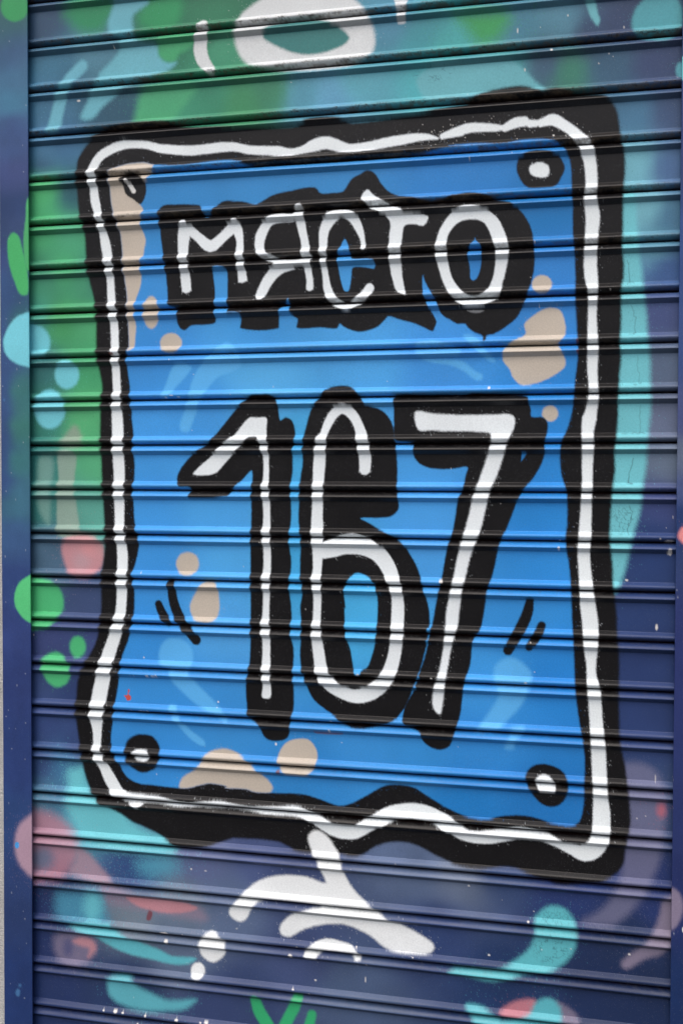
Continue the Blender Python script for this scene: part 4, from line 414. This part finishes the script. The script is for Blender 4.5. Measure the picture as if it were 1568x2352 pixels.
def rows(i0, i1):
    D, O, T, I = [], [], [], []
    for i in range(i0, i1):
        D.append((i + PR[:, 0])*PITCH); O.append(PR[:, 1]); T.append(PR[:, 0]); I.append(np.full(len(PR), i))
    D, O, T, I = map(np.concatenate, (D, O, T, I))
    dd, do = np.gradient(D), np.gradient(O)
    l = np.hypot(dd, do)
    return D, O, T, I, np.stack([0*dd, -dd/l, do/l], 1)

shutter = bpy.data.objects.new('roller_shutter', None); col.objects.link(shutter)
shutter.location = (0, 0, 0)
shutter['label'] = 'ribbed metal roller shutter covered in blue graffiti reading МЯСТО 167'
shutter['category'] = 'shutter'

U0, U1 = LIP_L - 14, LIP_R + 6
X = np.linspace(U0, U1, 1020)
D, O, T, I, NR = rows(-3, 25)
cv = Canvas(X, D)
H, W = len(D), len(X)
base = cv.field(GROUND, 16.0)
blue = cv.field(PANEL_BLUE, 40.0)
# patchy hand-sprayed clouds in the ground colour
cl = (cv.noise(70, 50, 11)-.5)*.24 + (cv.noise(28, 24, 12)-.5)*.10
base = base*(1 + cl[..., None])
C, part, names = paint(cv, 'shutter', base, blue)

# cracks in the thick paint
for t in CRACKS:
    P = pts(t); Q = [P[0]]
    for a, b in zip(P[:-1], P[1:]):
        n = max(2, int(np.hypot(*(b-a))/4))
        for k in range(1, n+1): Q.append(a + (b-a)*k/n + rng.normal(0, .8, 2))
    Q = np.array(Q); Q = np.concatenate([Q, .5 + .5*rng.random((len(Q), 1))], 1)
    Dk = cv.stroke(Q, 3.0); a = np.clip(.6 - Dk/1.2, 0, 1)[..., None]*(.25 + .5*rng.random())
    C = C*(1-a) + lin((38, 42, 52))*a
# fine craquelure where the turquoise lies thick
for (x, y, rx, ry) in [(909.8, 1497.0, 35.7, 30.2), (913.0, 1445.4, 30.2, 16.5), (713.1, 102.7, 35.7, 16.5), (1011.5, 811.6, 21.9, 24.7)]:
    i0, i1, j0, j1 = cv.block(x-rx, x+rx, y-ry, y+ry)
    sx, sy = X[None, i0:i1], D[j0:j1, None]
    S0 = rng.uniform((x-rx, y-ry), (x+rx, y+ry), (int(4*rx*ry/36), 2))
    dist2 = np.sort(np.sqrt((sx[..., None]-S0[:, 0])**2 + (sy[..., None]-S0[:, 1])**2), -1)[..., :2]
    a = np.clip(1 - (dist2[..., 1]-dist2[..., 0])/.9, 0, 1)*np.clip(1.6*(1 - ((sx-x)/rx)**2 - ((sy-y)/ry)**2), 0, 1)
    a = (a*.55*(cv.noise(8, 8, 35)[j0:j1, i0:i1] > .38))[..., None]
    C[j0:j1, i0:i1] = C[j0:j1, i0:i1]*(1-a) + lin((34, 62, 76))*a
# the down-facing folds are mixed towards a dark navy, less so on the sign
fold_w = np.interp(T, [.136, .143, .214, .226, .935, .955, .98], [0, 1, 1, 0, 0, .75, .75])[:, None]
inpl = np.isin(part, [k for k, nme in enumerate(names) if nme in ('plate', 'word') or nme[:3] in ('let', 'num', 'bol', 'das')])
wgt = fold_w*np.where(inpl, .22, .55)*(.7 + .6*cv.noise(90, 40, 34))
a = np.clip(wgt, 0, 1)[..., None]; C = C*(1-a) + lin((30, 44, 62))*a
# worn, cracked paint and grime caught along the lower roll of each slat, worst on the highest slats
n1 = cv.noise(14, 3, 21); n2 = cv.noise(3.2, 1.6, 22); n3 = cv.noise(120, 200, 23); n4 = cv.noise(5, 2.2, 24)
amt = np.interp(I, [-3, 1, 3, 5, 9, 22], [1, 1, .75, .35, .14, .10])[:, None]
zone = np.interp(T, [.80, .86, .90, .94, .985], [0, .12, .4, 1, 1])[:, None]
gr = np.clip((n1*.55 + n2*.5 + n3*.3 - .62)*3.0, 0, 1)*zone*amt
a = (gr*.75)[..., None]; C = C*(1-a) + lin((86, 76, 64))*a
zc = np.interp(T, [.85, .89, .93, .965], [0, 1, 1, 0])[:, None]
ck = ((np.abs(n4 - .5) < .045) & (n1 > .42))*zc*np.clip(amt*1.1-.25, 0, 1)
a = (ck*.8)[..., None]; C = C*(1-a) + lin((30, 24, 20))*a
# brown dust on the rolls of the black areas
zt = np.interp(T, [.02, .05, .12, .145, .83, .90, .96, .985], [.9, .6, .05, 0, 0, .08, .7, .9])[:, None]
du = np.clip((cv.noise(9, 2.5, 31)*.6 + cv.noise(2.6, 1.4, 32)*.6 - .66)*3.2, 0, 1)*zt*.26
a = du[..., None]; C = C*(1-a) + lin((98, 95, 92))*a
# nothing was sprayed deep in the joints: old red primer and rust
zz = np.interp(T, [.0, .008, .02, .978, .990, .995], [1, 1, 0, 0, 1, 1])[:, None]
a = (zz*(.55+.45*cv.noise(60, 200, 33)))[..., None]; C = C*(1-a) + lin((52, 24, 20))*a
# chips down to pale primer, and a fine scatter of them
CP = [tuple(r) for r in pts(CHIPS)]
for k in range(60):
    CP.append((rng.uniform(U0, U1), rng.uniform(-150, 1800), rng.uniform(.45, 1.0), rng.uniform(.45, 1.1)))
for (x, y, rx, ry) in CP:
    i0, i1, j0, j1 = cv.block(x-rx*1.6-1, x+rx*1.6+1, y-ry*1.6-1, y+ry*1.6+1)
    if i1 <= i0 or j1 <= j0: continue
    e = ((X[None, i0:i1]-x)/(rx+.18))**2 + ((D[j0:j1, None]-y)/(ry+.18))**2
    rag = (rng.random(e.shape)-.5)*(.9 if rx*ry > 12 else .3)
    a = (np.clip(1.5-e-rag, 0, 1)*(.9 if rx > 1.1 else .6))[..., None]
    C[j0:j1, i0:i1] = C[j0:j1, i0:i1]*(1-a) + lin((224, 220, 214))*a
C = np.clip(C, .004, .82)

# small dents and unevenness of the rolled sheet
dent = (cv.noise(160, 60, 41)-.5)*1.0 + (cv.noise(45, 30, 42)-.5)*.25
off = rng.normal(0, .35, 40)
sag = np.random.default_rng(3).normal(0, .5, 40)
OO = O[:, None] + dent + off[I + 3][:, None]
DD = D[:, None] + sag[I+3][:, None]*.4 + (cv.noise(300, 30, 43)-.5)*.8
co = world(np.broadcast_to(X[None], (H, W)), DD, OO).reshape(-1, 3)
gx = np.gradient(dent, axis=1)/np.gradient(X)[None]
nr = np.broadcast_to(NR[:, None], (H, W, 3)).copy(); nr[..., 0] = -gx*(-nr[..., 1])
nr /= np.linalg.norm(nr, axis=-1, keepdims=True); nr = nr.reshape(-1, 3)
quads = grid_quads(H, W)
fl = part.reshape(-1)[quads[:, 0]]
# the slats outside the painted close-up, up to the lintel and down to the pavement: same profile, plain navy
ext_co, ext_q, ext_n, ext_c = [co], [quads[fl == 0]], [nr], [C.reshape(-1, 3)]
basei = len(co)
for (a0, a1) in ((-6, -3), (25, 29)):
    d2, o2, t2, i2, n2_ = rows(a0, a1)
    xs = np.linspace(U0, U1, 12); h2 = len(d2)
    ext_co.append(world(np.broadcast_to(xs[None], (h2, 12)), np.broadcast_to(d2[:, None], (h2, 12)), np.broadcast_to(o2[:, None], (h2, 12))).reshape(-1, 3))
    ext_q.append(grid_quads(h2, 12) + basei); basei += h2*12
    ext_n.append(np.repeat(n2_, 12, 0)); ext_c.append(np.tile(lin((46, 60, 108)), (h2*12, 1)))
aco, aq, an, ac = map(np.concatenate, (ext_co, ext_q, ext_n, ext_c))
ids, inv = np.unique(aq, return_inverse=True)
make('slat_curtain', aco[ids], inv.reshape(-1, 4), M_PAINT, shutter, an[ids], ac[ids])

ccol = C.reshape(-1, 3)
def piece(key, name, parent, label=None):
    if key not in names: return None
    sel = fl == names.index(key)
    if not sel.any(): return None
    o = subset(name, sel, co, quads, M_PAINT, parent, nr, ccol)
    if label: o['label'] = label
    return o
plate = piece('plate', 'painted_plate', shutter, 'blue painted sign panel with a wavy black and white border')
for k, ch in enumerate('МЯСТО'):
    piece('let%d' % (k+1), 'painted_letter', plate, 'white painted letter %s on black' % ch)
for k, ch in enumerate('167'):
    piece('num%d' % (k+1), 'painted_numeral', plate, 'tall white painted numeral %s on black' % ch)
for k in range(4):
    piece('bolt%d' % (k+1), 'painted_bolt', plate)
for k in range(4):
    piece('dash%d' % (k+1), 'painted_dash', plate)
piece('ring', 'painted_ring', shutter, 'white painted eye-like ring at the top')
piece('splash', 'painted_squiggle', shutter, 'white painted branching squiggle below the sign panel')
piece('drop1', 'painted_dot', shutter); piece('drop2', 'painted_dot', shutter)
piece('sprig', 'painted_sprig', shutter, 'green painted sprig')

bz = (Z0 - 29*PITCH)/1000
bar = box_mesh('bottom_bar', (U0/1000, -.012, .006), (U1/1000, .010, bz + .006), M_BARE, shutter)

# ------------------------------------------------------------------ guide rails: folded steel channels with a lip over the curtain ends
def rail(u_out, u_in, surface, fieldtxt, seed):
    s = 1 if u_in > u_out else -1
    w = abs(u_in - u_out); n = 90
    pr = [(-1.0, -30)] if False else []
    pr = [(0, -25), (0, LIP-1.6), (.25, LIP-.7), (.8, LIP-.15), (1.6, LIP)]
    pr += [(q, LIP) for q in np.linspace(1.6, w-1.2, n)[1:-1]]
    pr += [(w-1.2, LIP), (w-.5, LIP-.2), (w-.12, LIP-.6), (w, LIP-1.2), (w, LIP-2.6), (w-.3, LIP-3.0), (w-24, LIP-3.0), (w-24.5, LIP-3.4), (w-24.5, -25)]
    pr = np.array(pr); uu = u_out + s*pr[:, 0]
    ds = np.arange(-460, 29*PITCH+30, 1.9)
    xs = np.unique(uu); cvr = Canvas(xs, ds)
    b = cvr.field(fieldtxt, 14.0)
    b = b*(1 + ((cvr.noise(40, 60, seed)-.5)*.22 + (cvr.noise(12, 16, seed+1)-.5)*.10)[..., None])
    c, _, _ = paint(cvr, surface, b)
    for k in range(45):
        x, y, r = rng.uniform(xs[0], xs[-1]), rng.uniform(-150, 1800), rng.uniform(.4, 1.1)
        i0, i1, j0, j1 = cvr.block(x-3, x+3, y-3, y+3)
        e = ((xs[None, i0:i1]-x)**2 + (ds[j0:j1, None]-y)**2)/(r+.3)**2
        a = (np.clip(1.5-e, 0, 1)*.3)[..., None]; c[j0:j1, i0:i1] = c[j0:j1, i0:i1]*(1-a) + lin((205, 210, 215))*a
    ix = np.searchsorted(xs, uu)
    cc = np.clip(c[:, ix], .004, .82)
    h, wd = len(ds), len(uu)
    bow = (cvr.noise(400, 260, seed+2)-.5)[:, :1]*1.2
    p = world(np.broadcast_to(uu[None], (h, wd)), np.broadcast_to(ds[:, None], (h, wd)), np.broadcast_to(pr[None, :, 1], (h, wd)) + bow).reshape(-1, 3)
    q = grid_quads(h, wd)
    if s < 0: q = q[:, ::-1]
    return make('guide_rail', p, q, M_RAIL, shutter, None, cc.reshape(-1, 3))
rail(OUT_L, LIP_L, 'rail_a', RAIL_A, 51)
rail(OUT_R, LIP_R, 'rail_b', RAIL_B, 61)

# ------------------------------------------------------------------ wall with the opening, and the pavement in front of it
def wall_mesh():
    import bmesh
    bm = bmesh.new()
    x0, x1, zt = (OUT_L-1.5)/1000, (OUT_R+1.5)/1000, (Z0+6*PITCH)/1000
    yf, yb = -.006, .30
    for lo, hi in (((-1.6, yf, .004), (x0, yb, zt)), ((x1, yf, .004), (2.8, yb, zt)), ((-1.6, yf, zt), (2.8, yb, zt+.7))):
        r = bmesh.ops.create_cube(bm, size=1)
        for v in r['verts']: v.co = [(lo[k]+hi[k])/2 + v.co[k]*(hi[k]-lo[k]) for k in range(3)]
    me = bpy.data.meshes.new('wall'); bm.to_mesh(me); bm.free(); me.materials.append(M_WALL)
    o = bpy.data.objects.new('wall', me); col.objects.link(o); return o
wl = wall_mesh()
wl['label'] = 'pale grey rough plastered wall beside the painted shutter'; wl['category'] = 'wall'

gm = bpy.data.meshes.new('pavement')
gm.from_pydata([(-40, -60, 0), (40, -60, 0), (40, 1, 0), (-40, 1, 0)], [], [(0, 1, 2, 3)]); gm.materials.append(M_GROUND)
gr_ = bpy.data.objects.new('pavement', gm); col.objects.link(gr_); gr_['kind'] = 'structure'

# ------------------------------------------------------------------ overcast daylight
EL, AZ = math.radians(56), math.radians(195)     # sun high in front of the shutter, veiled by cloud
wd = bpy.data.worlds.new('World'); sc.world = wd; wd.use_nodes = True
wn, wlk = wd.node_tree.nodes, wd.node_tree.links
sky = wn.new('ShaderNodeTexSky'); sky.sky_type = 'NISHITA'; sky.sun_disc = False
sky.sun_elevation = EL; sky.sun_rotation = AZ; sky.dust_density = 4.0; sky.ozone_density = 1.0; sky.air_density = 1.0
# a closed cloud cover: about three times brighter overhead than at the horizon, and grey rather than blue
tcw = wn.new('ShaderNodeTexCoord'); sep = wn.new('ShaderNodeSeparateXYZ'); wlk.new(tcw.outputs['Generated'], sep.inputs[0])
ramp = wn.new('ShaderNodeMapRange'); ramp.inputs['From Min'].default_value = 0; ramp.inputs['From Max'].default_value = 1
ramp.inputs['To Min'].default_value = .45; ramp.inputs['To Max'].default_value = 2.6; wlk.new(sep.outputs['Z'], ramp.inputs['Value'])
mx = wn.new('ShaderNodeVectorMath'); mx.operation = 'SCALE'; wlk.new(sky.outputs[0], mx.inputs[0]); wlk.new(ramp.outputs[0], mx.inputs['Scale'])
wlk.new(mx.outputs[0], wn['Background'].inputs['Color']); wn['Background'].inputs['Strength'].default_value = .12
sl = bpy.data.lights.new('sun', 'SUN'); sl.energy = 1.3; sl.angle = math.radians(60); sl.color = (1, .98, .95)
so = bpy.data.objects.new('sun', sl); col.objects.link(so)
dirv = np.array([math.sin(AZ)*math.cos(EL), math.cos(AZ)*math.cos(EL), math.sin(EL)])   # towards the sun
from mathutils import Vector
so.rotation_euler = Vector(dirv).to_track_quat('Z', 'Y').to_euler(); so.location = Vector(dirv)*6

# ------------------------------------------------------------------ camera
cd = bpy.data.cameras.new('camera'); cam = bpy.data.objects.new('camera', cd); col.objects.link(cam)
cd.sensor_fit = 'VERTICAL'; cd.sensor_height = 36; cd.lens = 36.914; cd.clip_start = .05; cd.clip_end = 300
cam.matrix_world = Matrix.Translation((0.9541, -1.6834, 1.5)) @ Matrix([[0.974167, -0.009774, 0.225616], [0.225802, 0.027067, -0.973797], [0.003411, 0.999586, 0.028575]]).to_4x4()
sc.camera = cam
sc.view_settings.view_transform = 'Standard'; sc.view_settings.look = 'None'
sc.view_settings.exposure = -0.15; sc.view_settings.gamma = 1; sc.view_settings.use_curve_mapping = False
